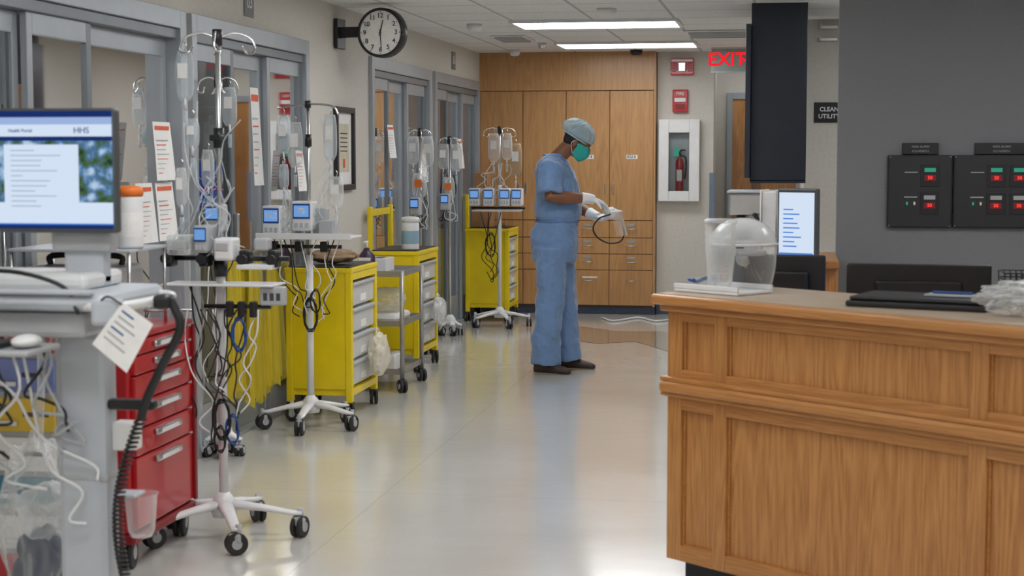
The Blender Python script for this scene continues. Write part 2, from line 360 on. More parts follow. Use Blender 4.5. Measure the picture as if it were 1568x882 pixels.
# ------------------------------------------------------------------ back cabinets
g=G('storage_cabinet')
x0,x1,yf=XL,-1.275,16.02
box(g,'carcass',(x0,yf+.02,.08),(x1-.02,16.6,CZ),OAKD,0); box(g,'side_panel',(x1-.02,yf-.02,.08),(x1,16.6,CZ),OAK,.002)
box(g,'toe_kick',(x0,yf+.05,0),(x1,16.6,.08),KICK,0); box(g,'header',(x0,yf-.02,2.205),(x1-.02,yf+.02,CZ),OAK,.002)
cw=(x1-.02-x0)/4
zz=[.09,.44,.60,.76,.93]
for c in range(4):
    a=x0+c*cw+.003; b=x0+(c+1)*cw-.003
    box(g,'tall_door',(a,yf,.934),(b,yf+.02,2.20),OAK,.002)
    for r in range(4):
        box(g,'drawer_front',(a,yf,zz[r]+.003),(b,yf+.02,zz[r+1]-.003),OAK,.002)
        zc=(zz[r]+zz[r+1])/2+(.07 if r==0 else 0)
        cx=(a+b)/2; tube(g,'pull',[(cx-.05,yf,zc),(cx-.05,yf-.025,zc),(cx+.05,yf-.025,zc),(cx+.05,yf,zc)],.005,STL,8,1)
        if r in(1,2,3): box(g,'label_holder',(cx-.04,yf-.004,zc+.03),(cx+.04,yf,zc+.055),STL,0)
    cx=b-.035 if c%2==0 else a+.035
    box(g,'door_pull',(cx-.006,yf-.02,1.2),(cx+.006,yf,1.3),STL,.002)
    if c>=2:
        box(g,'label',((a+b)/2-.05,yf-.003,1.535),((a+b)/2+.06,yf,1.575),PAP,0); text(g,'label_text','ICU %d'%(c+2),.035,((a+b)/2,yf-.005,1.555),INK,bold=.001)
box(g,'label_strip',((x1-.02-cw/2)-.05-cw,yf-.003,.36),((x1-.02-cw/2)+.1-cw,yf,.375),PAP,0)
# alcove wall fixtures
def fire_alarm(loc,w,h):
    g=G('fire_alarm_strobe',loc); box(g,'body',(-w/2,-.04,-h/2),(w/2,0,h/2),RED,.006); box(g,'lens',(-w*.18,-.06,-h*.3),(w*.18,-.04,h*.3),CHR,.01)
    for s in(-1,1):
        for k in range(4): box(g,'grille',(s*w*.34-w*.09,-.043,-h*.3+k*h*.17),(s*w*.34+w*.09,-.04,-h*.3+k*h*.17+h*.07),REDD,0)
fire_alarm((-1.03,16.15,2.43),.22,.16)
g=G('fire_alarm_pull_station',(-1.045,16.15,2.10)); box(g,'body',(-.075,-.045,-.11),(.075,0,.11),RED,.008); box(g,'handle',(-.055,-.06,-.01),(.055,-.045,.03),WHT,.004); box(g,'recess',(-.045,-.05,-.08),(.045,-.045,-.03),REDD,0)
text(g,'text','FIRE',.045,(0,-.047,.07),WHT)
g=G('fire_extinguisher_cabinet',(-1.05,16.15,1.52))
for n_,a,b in (('l',(-.2,-.10,-.4),(-.10,0,.4)),('r',(.10,-.10,-.4),(.2,0,.4)),('t',(-.10,-.10,.27),(.10,0,.4)),('b',(-.10,-.10,-.4),(.10,0,-.30))): box(g,'frame_'+n_,a,b,WHT,.006)
box(g,'back',(-.10,-.008,-.30),(.10,0,.27),WHTG,0); M(g,'glass',[(-.10,-.09,-.30),(.10,-.09,-.30),(.10,-.09,.27),(-.10,-.09,.27)],[(0,1,2,3)],GLS)
lathe(g,'extinguisher_tank',(0.005,-.048,-.298),[(.036,0),(.04,.01),(.04,.27),(.034,.30),(.014,.32),(.014,.35)],RED,20)
box(g,'tank_label',(-.02,-.0895,-.2),(.03,-.0885,-.09),PAP,0); box(g,'tag',(-.045,-.086,.04),(.0,-.084,.12),LEDG,0)
box(g,'valve',(-.015,-.06,.045),(.02,-.035,.075),BLK,.004); tube(g,'handle',[(0,-.045,.07),(.02,-.045,.10),(.06,-.045,.10)],.008,BLK); tube(g,'hose',[(.01,-.05,.05),(.06,-.05,.03),(.065,-.05,-.08),(.055,-.05,-.18)],.008,BLK)
g=G('exit_sign',(-.555,15.6,2.455)); box(g,'housing',(-.165,-.03,-.105),(.165,.03,.118),pmat('exit_housing',(.26,.32,.29),.4),.008); box(g,'housing_rim',(-.17,-.034,-.11),(.17,-.026,-.098),STL,.001); box(g,'housing_rim',(-.17,-.034,.112),(.17,-.026,.124),STL,.001)
RL=emat('exit_red',(1,.015,.03),1.1)
text(g,'letters','EXIT',.175,(-.02,-.034,.008),RL,ext=.001,bold=.003); text(g,'chevron','>',.08,(.140,-.034,0),RL,bold=.003)
g=G('door_5',(-.64,17.5,0)); box(g,'frame_l',(0,-.04,0),(.06,0,2.23),FRM); box(g,'frame_t',(.06,-.04,2.16),(.72,0,2.23),FRM); box(g,'leaf',(.06,-.02,0),(.72,0,2.16),OAKV,.002)
box(g,'lite',(.26,-.025,1.2),(.36,-.02,1.9),GLS,0); cyl(g,'lever',(.12,-.02,1.0),(.12,-.06,1.0),.02,STL)
box(None,'trim_1',(-.755,16.12,.9),(-.70,16.16,1.4),pmat('corner_guard_blue',(.16,.20,.27),.5),.004)
# ------------------------------------------------------------------ navy hanging cabinet, sign, hooks
g=G('wall_cabinet'); box(g,'body',(-.25,11.1,1.40),(.119,12.2,CZ),NAVY,.004); box(g,'end_panel',(-.285,11.05,1.42),(-.25,12.2,2.44),pmat('tv_bezel',(.014,.02,.034),.3),.004)
box(g,'bottom_rail',(-.25,11.08,1.385),(.119,12.2,1.399),NAVY,.001)
g=G('door_sign',(.30,12.5,1.89)); box(g,'plate',(-.11,-.012,-.075),(.11,0,.075),BLK,.003)
text(g,'text','CLEAN',.045,(.0,-.014,.022),PAP,bold=.001); text(g,'text','UTILITY',.045,(0,-.014,-.03),PAP,bold=.001)
for z in (2.52,2.43):
    g=G('wall_hook',(.28,12.5,z)); box(g,'bar',(-.07,-.03,-.012),(.07,0,.012),STL,.003); tube(g,'hook',[(-.05,-.03,0),(-.05,-.06,-.01),(-.05,-.06,.02)],.006,STL)
# medical gas panels
PG=pmat('panel_gray',(.022,.022,.024),.4)
def gaspanel(x,z0,z1,w,leds):
    g=G('medical_gas_alarm_panel',(x,9.2,0)); box(g,'plate',(0,-.03,z0),(w,0,z1),BLK,.006); box(g,'rim',(.008,-.033,z0+.008),(w-.008,-.03,z1-.008),PG,.002)
    box(g,'title_plate',(w*.22,-.02,z1+.003),(w*.78,0,z1+.065),BLK,.003)
    text(g,'title','AREA ALARM',.016,(w/2,-.022,z1+.045),WHTG); text(g,'title','ICU NORTH',.016,(w/2,-.022,z1+.02),WHTG)
    for cx,cz,ok in leds:
        box(g,'module',(cx-.05,-.037,cz-.06),(cx+.05,-.033,cz+.06),BLK,.002)
        box(g,'display',(cx-.03,-.039,cz-.028),(cx+.03,-.037,cz+.004),REDD,0); text(g,'digits','50',.026,(cx,-.040,cz-.012),LED)
        box(g,'caption',(cx-.03,-.039,cz+.02),(cx+.03,-.037,cz+.042),WHTG if ok else LEDG,0)
    for k in range(2):
        box(g,'button',(.10+k*.04,-.037,z0+.125),(.11+k*.04,-.033,z0+.142),PAP if k else LEDG,.001)
    box(g,'caption',(.09,-.035,z0+.165),(.16,-.033,z0+.171),WHTG,0); box(g,'caption2',(.09,-.035,z0+.30),(.16,-.033,z0+.306),WHTG,0)
    for (sx,sz) in ((.012,z0+.012),(w-.012,z0+.012),(.012,z1-.012),(w-.012,z1-.012)): cyl(g,'screw',(sx,-.033,sz),(sx,-.03,sz),.005,STL,seg=8)
gaspanel(.54,1.175,1.572,.345,[(.225,1.46,0),(.225,1.31,1)])
gaspanel(.89,1.175,1.572,.50,[(.225,1.46,0),(.225,1.31,1),(.345,1.46,0),(.345,1.31,1)])
# ------------------------------------------------------------------ reception desk
g=G('nurses_station_desk',(-.42,5.90,0),math.degrees(math.atan2(-.642,.767)))
DL=2.5
box(g,'toe_kick',(.04,.06,0),(DL,.44,.10),NAVY,0)
box(g,'core',(.0,.02,.10),(DL,.46,1.03),OAKV,0)
stl=[(0,.069),(.225,.285),(1.27,1.335),(2.4,2.5)]
for a,b in stl:
    box(g,'stile',(a,0,.10),(b,.02,.70),OAKV,.002); box(g,'stile',(a,0,.76),(b,.02,1.03),OAKV,.002)
gaps=[(.069,.225),(.285,1.27),(1.335,2.4)]
for a,b in gaps:
    for z0,z1 in ((.10,.16),(.655,.70),(.76,.80),(.975,1.03)): box(g,'rail',(a,0,z0),(b,.02,z1),OAKH,.002)
    for z0,z1 in ((.16,.655),(.80,.975)):
        box(g,'panel_bead',(a,.012,z0),(a+.008,.02,z1),OAKH,.002); box(g,'panel_bead',(b-.008,.012,z0),(b,.02,z1),OAKH,.002)
box(g,'chair_rail',(-.015,-.035,.715),(DL,.02,.755),OAKH,.012); box(g,'chair_rail_cap',(-.02,-.02,.70),(DL,.02,.715),OAKH,.004); box(g,'rail_top_bead',(-.02,-.022,.755),(DL,.02,.772),OAKH,.004)
box(g,'countertop',(-.035,-.06,1.035),(DL,.50,1.072),OAKH,.010); box(g,'top_moulding',(-.02,-.025,1.01),(DL,.02,1.035),OAKH,.006)
box(g,'laminate',(-.015,-.035,1.072),(DL-.02,.48,1.075),pmat('laminate_tan',(.48,.37,.26),.35),0)
box(g,'work_surface',(0.05,.46,.72),(DL,1.40,.75),pmat('work_laminate',(.42,.38,.33),.4),.004); box(g,'rear_panel',(.05,1.36,0),(DL,1.40,.72),OAKV,0)
def D(s,t): # a point given along / across the desk
    return (-.42+.767*s+.642*t, 5.90-.642*s+.767*t)
def monitor(name,loc,rz,w,h,zc,mat=BLK,screen=False,base=.752):
    g=G(name,(loc[0],loc[1],base),rz); z=zc-base
    box(g,'housing',(-w/2,-.02,z-h/2),(w/2,.02,z+h/2),mat,.008)
    box(g,'back_bulge',(-w*.3,.02 if screen else -.045,z-h*.3),(w*.3,.045 if screen else -.02,z+h*.3),mat,.01)
    if screen: box(g,'screen',(-w/2+.012,-.0225,z-h/2+.03),(w/2-.012,-.0205,z+h/2-.02),SCRW,0)
    else: box(g,'screen',(-w/2+.012,.0205,z-h/2+.015),(w/2-.012,.0225,z+h/2-.012),SCRB,0)
    s=-1 if not screen else 1
    box(g,'neck',(-.03,s*.03,0.01),(.03,s*.03+s*.02,z),mat,.004) if s>0 else box(g,'neck',(-.03,-.065,0.01),(.03,-.046,z),mat,.004)
    lathe(g,'base',(0,s*.04,0),[(.11,0.001),(.11,.008),(.1,.014),(.03,.016)],mat); return g
monitor('desktop_monitor',(.0,6.85),-6,.32,.33,.995)
monitor('desktop_monitor',(.50,6.42),-2,.54,.31,1.0)
g=G('laptop',(*D(.92,.27),1.0755),-20); box(g,'base',(-.23,-.15,0),(.23,.13,.02),BLK,.006); box(g,'lid',(-.22,-.14,.021),(.22,.12,.034),BLK,.006); box(g,'tray',(.00,-.04,.035),(.18,.04,.042),WHTG,.003); box(g,'pen',(.02,-.01,.043),(.15,.0,.051),BLUEC,.002)
g=G('plastic_bag',(*D(1.33,.22),1.078)); blob(g,'film',(0,0,.055),(.15,.09,.050),CUPM,.35,3,4,2.6); blob(g,'film_inner',(.01,0,.05),(.11,.06,.035),CLRM,.45,6,4,3)
g=G('wire_basket',(.93,6.30,.752)); 
box(g,'shelf_block',(-.13,-.09,0),(.13,.09,.20),BLK,.004)
for k in range(14):
    x=-.13+k*.02
    for y in(-.09,.09): cyl(g,'wire',(x,y,.2),(x*1.05,y*1.05,.385),.0026,BLK,seg=6)
for k in range(8):
    z=.21+k*.025; tube(g,'ring',[(-.135,-.093,z),(.135,-.093,z),(.135,.093,z),(-.135,.093,z),(-.135,-.093,z)],.0026,BLK,6,1)
ell(g,'crumpled_bag',(0,0,.30),(.1,.07,.06),CLRM)
g=G('back_counter'); box(g,'top',(-.02,8.35,1.0),(.262,9.15,1.04),OAKH,.006); box(g,'cabinet',(0,8.4,0),(.26,9.12,1.0),OAKV,.004)
g=G('back_work_table'); box(g,'top',(-.45,7.75,.72),(.25,8.28,.75),OAKH,.006); 
for a in(-.42,.2):
    for b in (7.8,8.22): box(g,'leg',(a,b,0),(a+.03,b+.03,.72),STL,.003)
g=monitor('computer_workstation',(.055,7.95),-28,.21,.345,1.24,DGR,True)
for k in range(9): box(g,'text_line',(-.07,-.0235,.38+.022*k),(-.07+random.uniform(.05,.12),-.0226,.386+.022*k),SCRB,0)
box(g,'taskbar',(-.09,-.0235,.34),(.09,-.0226,.352),SCRB,0)
g=G('desk_phone',(-.22,7.90,.752),-15); box(g,'base',(-.06,-.08,0),(.06,.08,.05),BLK,.01); box(g,'stand',(-.04,0,.05),(.04,.05,.28),BLK,.01); box(g,'handset',(-.035,-.03,.20),(.025,.0,.40),BLK,.014)
g=G('file_binder',(-.075,8.14,.752),-10); box(g,'cover_a',(-.04,-.1,0),(-.032,.1,.65),PAP,.002); box(g,'cover_b',(.032,-.1,0),(.04,.1,.65),PAP,.002); box(g,'pages',(-.03,-.09,.01),(.03,.09,.64),PAP,.002)
g=G('beverage_machine',(-.19,10.6,0)); box(g,'cabinet',(-.22,-.2,0),(.36,.4,.98),OAKV,.004); box(g,'counter',(-.24,-.22,.98),(.38,.42,1.02),LGR,.004)
box(g,'upper_body',(-.18,-.12,1.19),(.16,.3,1.33),STL,.015); box(g,'column',(-.06,.05,1.02),(.15,.3,1.19),STL,.006); box(g,'lid',(-.19,-.13,1.33),(.17,.31,1.345),LGR,.006)
cyl(g,'nozzle',(-.1,-.05,1.13),(-.1,-.05,1.19),.03,BLK); lathe(g,'pot',(-.1,-.04,1.021),[(.05,0),(.06,.03),(.05,.07),(.035,.08)],BLK)
tube(g,'handle',[(-.02,-.12,1.20),(.03,-.14,1.15),(.08,-.14,1.18)],.012,BLK)
# tray with cups and goggles on the counter
g=G('supply_tray',(*D(.12,.16),1.0755),-38); box(g,'base',(-.15,-.10,0),(.15,.10,.012),WHT,.005)
for s in(-1,1): box(g,'rim',(-.15,s*.095-.005,.012),(.15,s*.095+.005,.03),WHT,.002)
for k in range(4): lathe(g,'cup',(.01,-.03,.013+k*.028),[(.040,0),(.043,.01),(.056,.15),(.058,.155)],CUPM,28,False)
lathe(g,'cup_lid',(.01,-.03,.253),[(.058,0),(.060,.008),(.05,.014)],CLRM)
vs=[];fs=[]
for i in range(13):
    a=math.radians(-80+160*i/12)
    for j in range(5): vs.append((-.10+.04*math.cos(a),.02+.065*math.sin(a),.014+.05*j/4*(1-.2*abs(math.sin(a)))))
for i in range(12):
    for j in range(4): fs.append((i*5+j,i*5+j+1,(i+1)*5+j+1,(i+1)*5+j))
M(g,'goggle_lens',vs,fs,CUPM,True); tube(g,'goggle_strap',[(-.10,-.045,.04),(-.135,-.03,.04),(-.14,.02,.03),(-.135,.06,.04),(-.10,.085,.04)],.007,BLUEC)
g=G('face_shield_hood',(*D(.015,.385),1.0765),-100)
vs=[];fs=[]; n=36; m=14
for j in range(m):
    t=j/(m-1); ph=t*math.pi*.5
    for k in range(n):
        a=2*math.pi*k/n
        vs.append((.135*math.sin(ph)*math.cos(a),.125*math.sin(ph)*math.sin(a),.165+.095*math.cos(ph)))
for j in range(m-1):
    for k in range(n): fs.append((j*n+k,j*n+(k+1)%n,(j+1)*n+(k+1)%n,(j+1)*n+k))
M(g,'hood_shell',vs,fs,clear('hood_shell_plastic',(.85,.88,.90),.40,.12,(1,1,1),.6),True)
tube(g,'hood_seam',[(.137*math.cos(math.radians(a)),.127*math.sin(math.radians(a)),.163) for a in range(0,361,20)],.005,WHT)
vs=[];fs=[]
for i in range(25):
    a=math.radians(-120+240*i/24)
    for j in range(7):
        z=.160-.0255*j; r=.134+.008*math.sin(j/6*3)-.003*j
        vs.append((r*math.cos(a),r*.92*math.sin(a),max(.004,z)))
for i in range(24):
    for j in range(6): fs.append((i*7+j,i*7+j+1,(i+1)*7+j+1,(i+1)*7+j))
M(g,'visor',vs,fs,CUPM,True); tube(g,'headband',[(.09*math.cos(math.radians(a)),.08*math.sin(math.radians(a)),.13) for a in range(0,361,30)],.009,WHTG); tube(g,'strap',[(-.09,0,.13),(-.11,.02,.06),(-.09,.05,.012)],.008,BLK); ell(g,'blower_hose_port',(-.11,-.02,.10),(.03,.03,.03),WHTG)
# ------------------------------------------------------------------ wall items left
g=G('wall_clock',(-2.68,10.72,2.385),-8)
R=.165
def ring(r,y,n=48): return [(r*math.cos(2*math.pi*k/n),y,r*math.sin(2*math.pi*k/n)) for k in range(n+1)]
cyl(g,'body',(0,-.045,0),(0,.045,0),R,BLK,seg=48,bevel=.012); cyl(g,'dial',(0,-.048,0),(0,-.0455,0),R*.88,PAP,seg=48)
tube(g,'bezel',ring(R*.94,-.048),.009,BLK,8,1)
for k in range(1,13):
    a=math.radians(90-30*k); text(g,'numeral_%d'%k,str(k),.045,(R*.68*math.cos(a),-.0492,R*.68*math.sin(a)),INK,bold=.0006)
for k in range(60):
    a=math.radians(6*k); c=V((R*.83*math.cos(a),-.049,R*.83*math.sin(a)))
    if k%5==0: boxc(g,'tick',c,(.006,.001,.006),INK,0)
def hand_(n,ang,l,w):
    a=math.radians(90-ang); d=V((math.cos(a),0,math.sin(a))); s=V((-d.z,0,d.x))*w
    p=V((0,-.0505,0)); M(g,n,[p-d*.02+s,p-d*.02-s,p+d*l-s*.5,p+d*l+s*.5],[(0,1,2,3)],INK)
hand_('hour_hand',14,.085,.006); hand_('minute_hand',176,.125,.0045); cyl(g,'hub',(0,-.052,0),(0,-.048,0),.008,INK,seg=12)
box(g,'bracket_arm',(-.30,-.03,-.025),(-.15,.03,.045),BLK,.004)
box(g,'wall_plate',(-.325,-.07,-.10),(-.30,.07,.10),BLK,.004)
g=G('framed_certificate',(XL,10.92,1.615)); fr=.235
box(g,'frame_b',(0,-fr,-.285),(.03,fr,-.245),BLK); box(g,'frame_t',(0,-fr,.245),(.03,fr,.285),BLK); box(g,'frame_l',(0,-fr,-.245),(.03,-fr+.04,.245),BLK); box(g,'frame_r',(0,fr-.04,-.245),(.03,fr,.245),BLK)
box(g,'mat',(0,-fr+.04,-.245),(.008,fr-.04,.245),PAP,0); box(g,'print',(.008,-fr+.1,-.16),(.009,fr-.1,.17),pmat('print_cream',(.6,.55,.42),.6),0); box(g,'seal',(.009,-.03,-.13),(.0095,.03,-.07),INKO,0)
for k in range(5): box(g,'line',(.009,-.09,-.02+k*.03),(.0095,.09,-.012+k*.03),INK,0)
for y,z,t in ((8.95,2.43,'03'),(14.7,2.43,'05')):
    g=G('room_number_sign',(XL,y,z)); box(g,'plate',(0,-.08,-.08),(.008,.08,.08),pmat('sign_grey',(.18,.19,.2),.5),.002); text(g,'number',t,.1,(.0095,0,0),PAP,(90,0,90))
def paper(y,z0,z1,w,x=XL+.045,col=INKO,name='notice_paper'):
    g=G(name,(x,y,z0)); h=z1-z0
    M(g,'sheet',[(.02,-w/2,0),(.03,w/2,.0),(0,w/2,h),(0,-w/2,h),(.012,-w/2,h*.5),(.016,w/2,h*.5)],[(0,1,5,4),(4,5,2,3)],PAP)
    box(g,'heading',(.003,-w*.4,h*.86),(.006,w*.4,h*.93),col,0)
    for k in range(8): box(g,'line',(.006+.0012*(7-k),-w*.38,h*(.12+.08*k)),(.013+.001*(7-k),w*random.uniform(.05,.38),h*(.12+.08*k)+h*.013),WHTG if k%3 else col,0)
paper(7.50,1.45,1.73,.22); paper(7.52,1.16,1.44,.22); paper(7.27,1.16,1.44,.2); paper(8.9,1.40,1.95,.14); paper(14.75,1.45,1.72,.2); paper(13.2,1.35,1.62,.2); paper(9.75,1.35,1.6,.15); paper(12.1,1.55,1.8,.18)
# ------------------------------------------------------------------ yellow isolation carts
def ycart(loc,L=.66,w=.41,h=.90,tall=False):
    g=G('isolation_supply_cart',loc); p=.042
    X0,X1,Y0,Y1=-w/2,w/2,-L/2,L/2
    for x in (X0,X1-p):
        for y in (Y0,Y1-p): box(g,'post',(x,y,.09),(x+p,y+p,h),YEL,.006)
    box(g,'end_panel',(X0+p,Y0+.008,.17),(X1-p,Y0+.02,h-.03),YEL,.002); box(g,'end_panel',(X0+p,Y1-.02,.17),(X1-p,Y1-.008,h-.03),YEL,.002)
    box(g,'back_panel',(X0+.008,Y0+p,.17),(X0+.02,Y1-p,h-.03),YEL,.002); box(g,'top',(X0-.005,Y0-.005,h-.03),(X1+.005,Y1+.005,h+.0),YEL,.006)
    box(g,'front_rail',(X1-.03,Y0+p,h-.075),(X1,Y1-p,h-.03),YEL,.004)
    box(g,'top_mat',(X0+.02,Y0+.02,h),(X1-.02,Y1-.02,h+.006),BLK,.002)
    box(g,'bottom',(X0+.02,Y0+.02,.13),(X1-.002,Y1-.02,.17),YEL,.003)
    nd=4; z0=.18; dz=(h-.08-z0)/nd
    for k in range(nd):
        a=z0+k*dz+.006; b=z0+(k+1)*dz-.012
        box(g,'drawer',(X0+.06,Y0+.048,a),(X1-.012,Y1-.048,b),DRW,.01); box(g,'drawer_lip',(X1-.012,Y0+.05,b-.018),(X1+.002,Y1-.05,b),LGR,.004)
        box(g,'drawer_contents',(X0+.08,Y0+.07,a+.01),(X1-.05,Y1-.07,b-.05),[WHTG,PAP,LGR][k%3],.01)
        box(g,'label',(X1-.0118,-.06,a+.02),(X1-.008,.06,a+.06),PAP,0)
    for x in (X0+.02,X1-.02):
        for y in (Y0+.03,Y1-.03): caster(g,'caster',x,y,.048,ang=20,fork=BLK)
    if tall:
        box(g,'rack_post',(X0,Y0,h),(X0+.035,Y0+.05,h+.32),YEL,.008); box(g,'rack_post',(X0,Y1-.05,h),(X0+.035,Y1,h+.32),YEL,.008); box(g,'rack_bar',(X0+.01,Y0+.05,h+.25),(X0+.02,Y1-.05,h+.30),YEL,.002)
    return g
ycart((-2.755,9.70,0),.62); ycart((-2.80,11.78,0),.66,.38,.88,True); ycart((-2.79,15.42,0),.55,.42,.88,True)
g=G('paper_bag',(-2.74,9.66,.907),15); blob(g,'bag',(0,0,.05),(.15,.12,.045),KRAFT,.2,4,3,2)
def hangbag(loc,r,seed,mat):
    g=G('plastic_bag',loc); blob(g,'film',(0,0,0),r,mat,.22,seed,4,2.0); blob(g,'film_inner',(0,.01,-.01),[q*.8 for q in r],mat,.3,seed+3,4,2.4)
    blob(g,'contents',(0,0,-r[2]*.45),(r[0]*.6,r[1]*.6,r[2]*.35),WHT,.2,seed+1); tube(g,'handle',[(0,-r[1]*.4,r[2]*.8),(-.01,-r[1]*.1,r[2]*1.25),(0,r[1]*.3,r[2]*.8)],.006,mat)
hangbag((-2.485,9.80,.34),(.055,.17,.13),5,BAGW); hangbag((-2.545,11.85,.42),(.045,.14,.10),9,CLRM)
def canister(name,loc,r,h,lid,body=WHT,label=BLUEC):
    g=G(name,loc); lathe(g,'body',(0,0,0),[(r*.96,0),(r,.01),(r,h-.02),(r*.95,h-.01)],body); lathe(g,'label',(0,0,h*.2),[(r*1.01,0),(r*1.012,.001),(r*1.012,h*.45),(r*1.01,h*.452)],label)
    lathe(g,'lid',(0,0,h-.01),[(r*1.03,0),(r*1.03,.025),(r*.9,.035),(r*.3,.04)],lid); return g
canister('wipes_canister',(-2.70,11.58,.888),.065,.21,WHT,WHT,pmat('label_teal',(.25,.4,.5),.4))
g=G('utility_cart',(-2.69,10.76,0))
for z in (.12,.44,.77):
    box(g,'shelf',(-.19,-.29,z),(.19,.29,z+.012),STLD,.002)
    for s in(-1,1): box(g,'lip_x',(s*.187-.004,-.29,z+.012),(s*.187+.004,.29,z+.038),STLD,.001); box(g,'lip_y',(-.183,s*.286-.004,z+.012),(.183,s*.286+.004,z+.038),STLD,.001)
for x in(-.19,.19):
    for y in(-.29,.29): cyl(g,'post',(x,y,.09),(x,y,.81),.015,STLD); caster(g,'caster',x,y,.045,ang=35,fork=BLK)
box(g,'folded_linen',(-.14,-.2,.4525),(.14,.2,.51),WHT,.03); box(g,'box',(-.15,-.2,.1325),(.12,.05,.24),PAP,.01); blob(g,'wrapped_supplies',(.02,.0,.60),(.12,.17,.08),CLRM,.2,3,3,2)
g=G('sanitizer_bottle',(-2.76,10.56,.783)); lathe(g,'body',(0,0,0),[(.05,0),(.055,.02),(.055,.12),(.03,.15),(.02,.17)],PURP); box(g,'label',(-.04,-.0575,.03),(.04,-.054,.11),PAP,0); cyl(g,'pump',(0,0,.17),(0,0,.21),.008,WHT); box(g,'spout',(-.01,-.05,.205),(.01,.01,.22),WHT,.004)
g=G('glove_box',(-2.74,10.84,.783)); box(g,'carton',(-.07,-.12,0),(.07,.12,.09),WHT,.003); box(g,'slot',(-.03,-.07,.09),(.03,.07,.092),BLUEC,.0)
# ------------------------------------------------------------------ IV stands
def bag(g,x,y,ztop,w=.11,h=.19,mat=FLU,fluid=None):
    vs=[];fs=[];n=9;m=13
    for i in range(n):
        t=i/(n-1); z=ztop-h*t; ww=w/2*(.72+.28*math.sin(min(1,t*3)*math.pi/2)) if t<.85 else w/2*(1-(t-.85)*3.2)
        th=.022*math.sin(math.pi*min(1,.12+t*.95))+.003
        for k in range(m):
            a=2*math.pi*k/m; vs.append((x+ww*math.cos(a),y+th*math.sin(a),z))
    for i in range(n-1):
        for k in range(m): fs.append((i*m+k,i*m+(k+1)%m,(i+1)*m+(k+1)%m,(i+1)*m+k))
    fs.append(tuple(range(m))); fs.append(tuple((n-1)*m+k for k in range(m)))
    M(g,'fluid_bag',vs,fs,mat,True); box(g,'bag_label',(x-w*.26,y-.027,ztop-h*.55),(x+w*.26,y-.025,ztop-h*.25),fluid or PAP,0)
    cyl(g,'bag_port',(x,y,ztop-h-.03),(x,y,ztop-h+.01),.006,WHT,seg=8); cyl(g,'drip_chamber',(x,y,ztop-h-.11),(x,y,ztop-h-.04),.009,FLU,seg=10)
    tube(g,'bag_hook',[(x,y,ztop-.01),(x+.008,y,ztop+.02),(x,y,ztop+.035)],.003,CHR,6)
LCD=emat('pump_lcd',(.20,.42,.85),.85)
def pump(g,x,y,z,w=.1,h=.18,txt=None,body=WHTG):
    box(g,'pump_body',(x-w/2,y-.06,z),(x+w/2,y+.06,z+h),body,.01); box(g,'pump_bezel',(x-w*.42,y-.064,z+h*.42),(x+w*.42,y-.06,z+h*.92),BLUEC,.001)
    box(g,'pump_screen',(x-w*.36,y-.067,z+h*.48),(x+w*.36,y-.0641,z+h*.86),LCD,0)
    if txt: text(g,'pump_digits',txt,.045,(x,y-.068,z+h*.67),PAP,bold=.0008)
    for k in range(3): box(g,'pump_key',(x-w*.34+k*w*.26,y-.064,z+h*.12),(x-w*.34+k*w*.26+w*.16,y-.06,z+h*.28),LGR,.001)
def ivbase(g,R=.30,n=5,a0=20,h=.09,mat=WHT,r=.042):
    for k in range(n):
        a=math.radians(a0+360/n*k); d=V((math.cos(a),math.sin(a),0)); 
        vs,fs=sweep([d*.02+V((0,0,h+.05)),d*R*.5+V((0,0,h+.035)),d*R*.9+V((0,0,h+.012)),d*(R+.01)+V((0,0,h+.01))],[(.035,.022),(.026,.014),(.022,.011),(.02,.008)],12); M(g,'leg',vs,fs,mat,True)
        caster(g,'caster',d.x*R,d.y*R,r,ang=a0+k*50,fork=WHTG)
    lathe(g,'hub',(0,0,h),[(.05,0),(.055,.03),(.045,.07),(.022,.1)],mat)
def hooks(g,z,r=.13,n=4,a0=0,mat=CHR):
    for k in range(n):
        a=math.radians(a0+360/n*k); d=V((math.cos(a),math.sin(a),0)); s=V((-d.y,d.x,0))
        tube(g,'hook',[V((0,0,z)),d*r*.5+V((0,0,z+.02)),d*r+V((0,0,z)),d*r*1.15+V((0,0,z-.05)),d*r*.9+s*.02+V((0,0,z-.06)),d*r*.75+V((0,0,z-.03))],.0045,mat,8)
    cyl(g,'hook_hub',(0,0,z-.03),(0,0,z+.035),.02,BLK)
def cable(g,a,b,sag,mat=BLK,r=.004,wob=.04,n=6,name='cable'):
    a=V(a);b=V(b);P=[]
    for i in range(n+1):
        t=i/n; p=a.lerp(b,t); p.z-=sag*4*t*(1-t); 
        if 0<i<n: p+=V((random.uniform(-wob,wob),random.uniform(-wob,wob)*.6,random.uniform(-wob,wob)*.5))
        P.append(p)
    tube(g,name,P,r,mat,6,5)
def coil(g,c,r,mat,n=3,rad=.005):
    P=[]
    for i in range(n*10+1):
        a=2*math.pi*i/10; rr=r*(1+.12*math.sin(i*1.7)); P.append((c[0]+rr*.55*math.cos(a),c[1]-.01+.004*i/10,c[2]+rr*math.sin(a)*1.3))
    tube(g,'cable_coil',P,rad,mat,6,3)
g=G('iv_stand',(-2.27,6.34,0))
ivbase(g,.31,5,-62,.09,WHT,.045); cyl(g,'pole_lower',(0,0,.15),(0,0,1.1),.019,WHT); cyl(g,'pole_upper',(0,0,1.1),(0,0,2.06),.010,STL); hooks(g,2.04,.13,4,15)
cyl(g,'collar',(0,0,1.60),(0,0,1.68),.022,BLK); boxc(g,'collar_knob',(.0,-.03,1.64),(.05,.03,.025),BLK,.006); cyl(g,'collar2',(0,0,1.08),(0,0,1.15),.028,BLK)
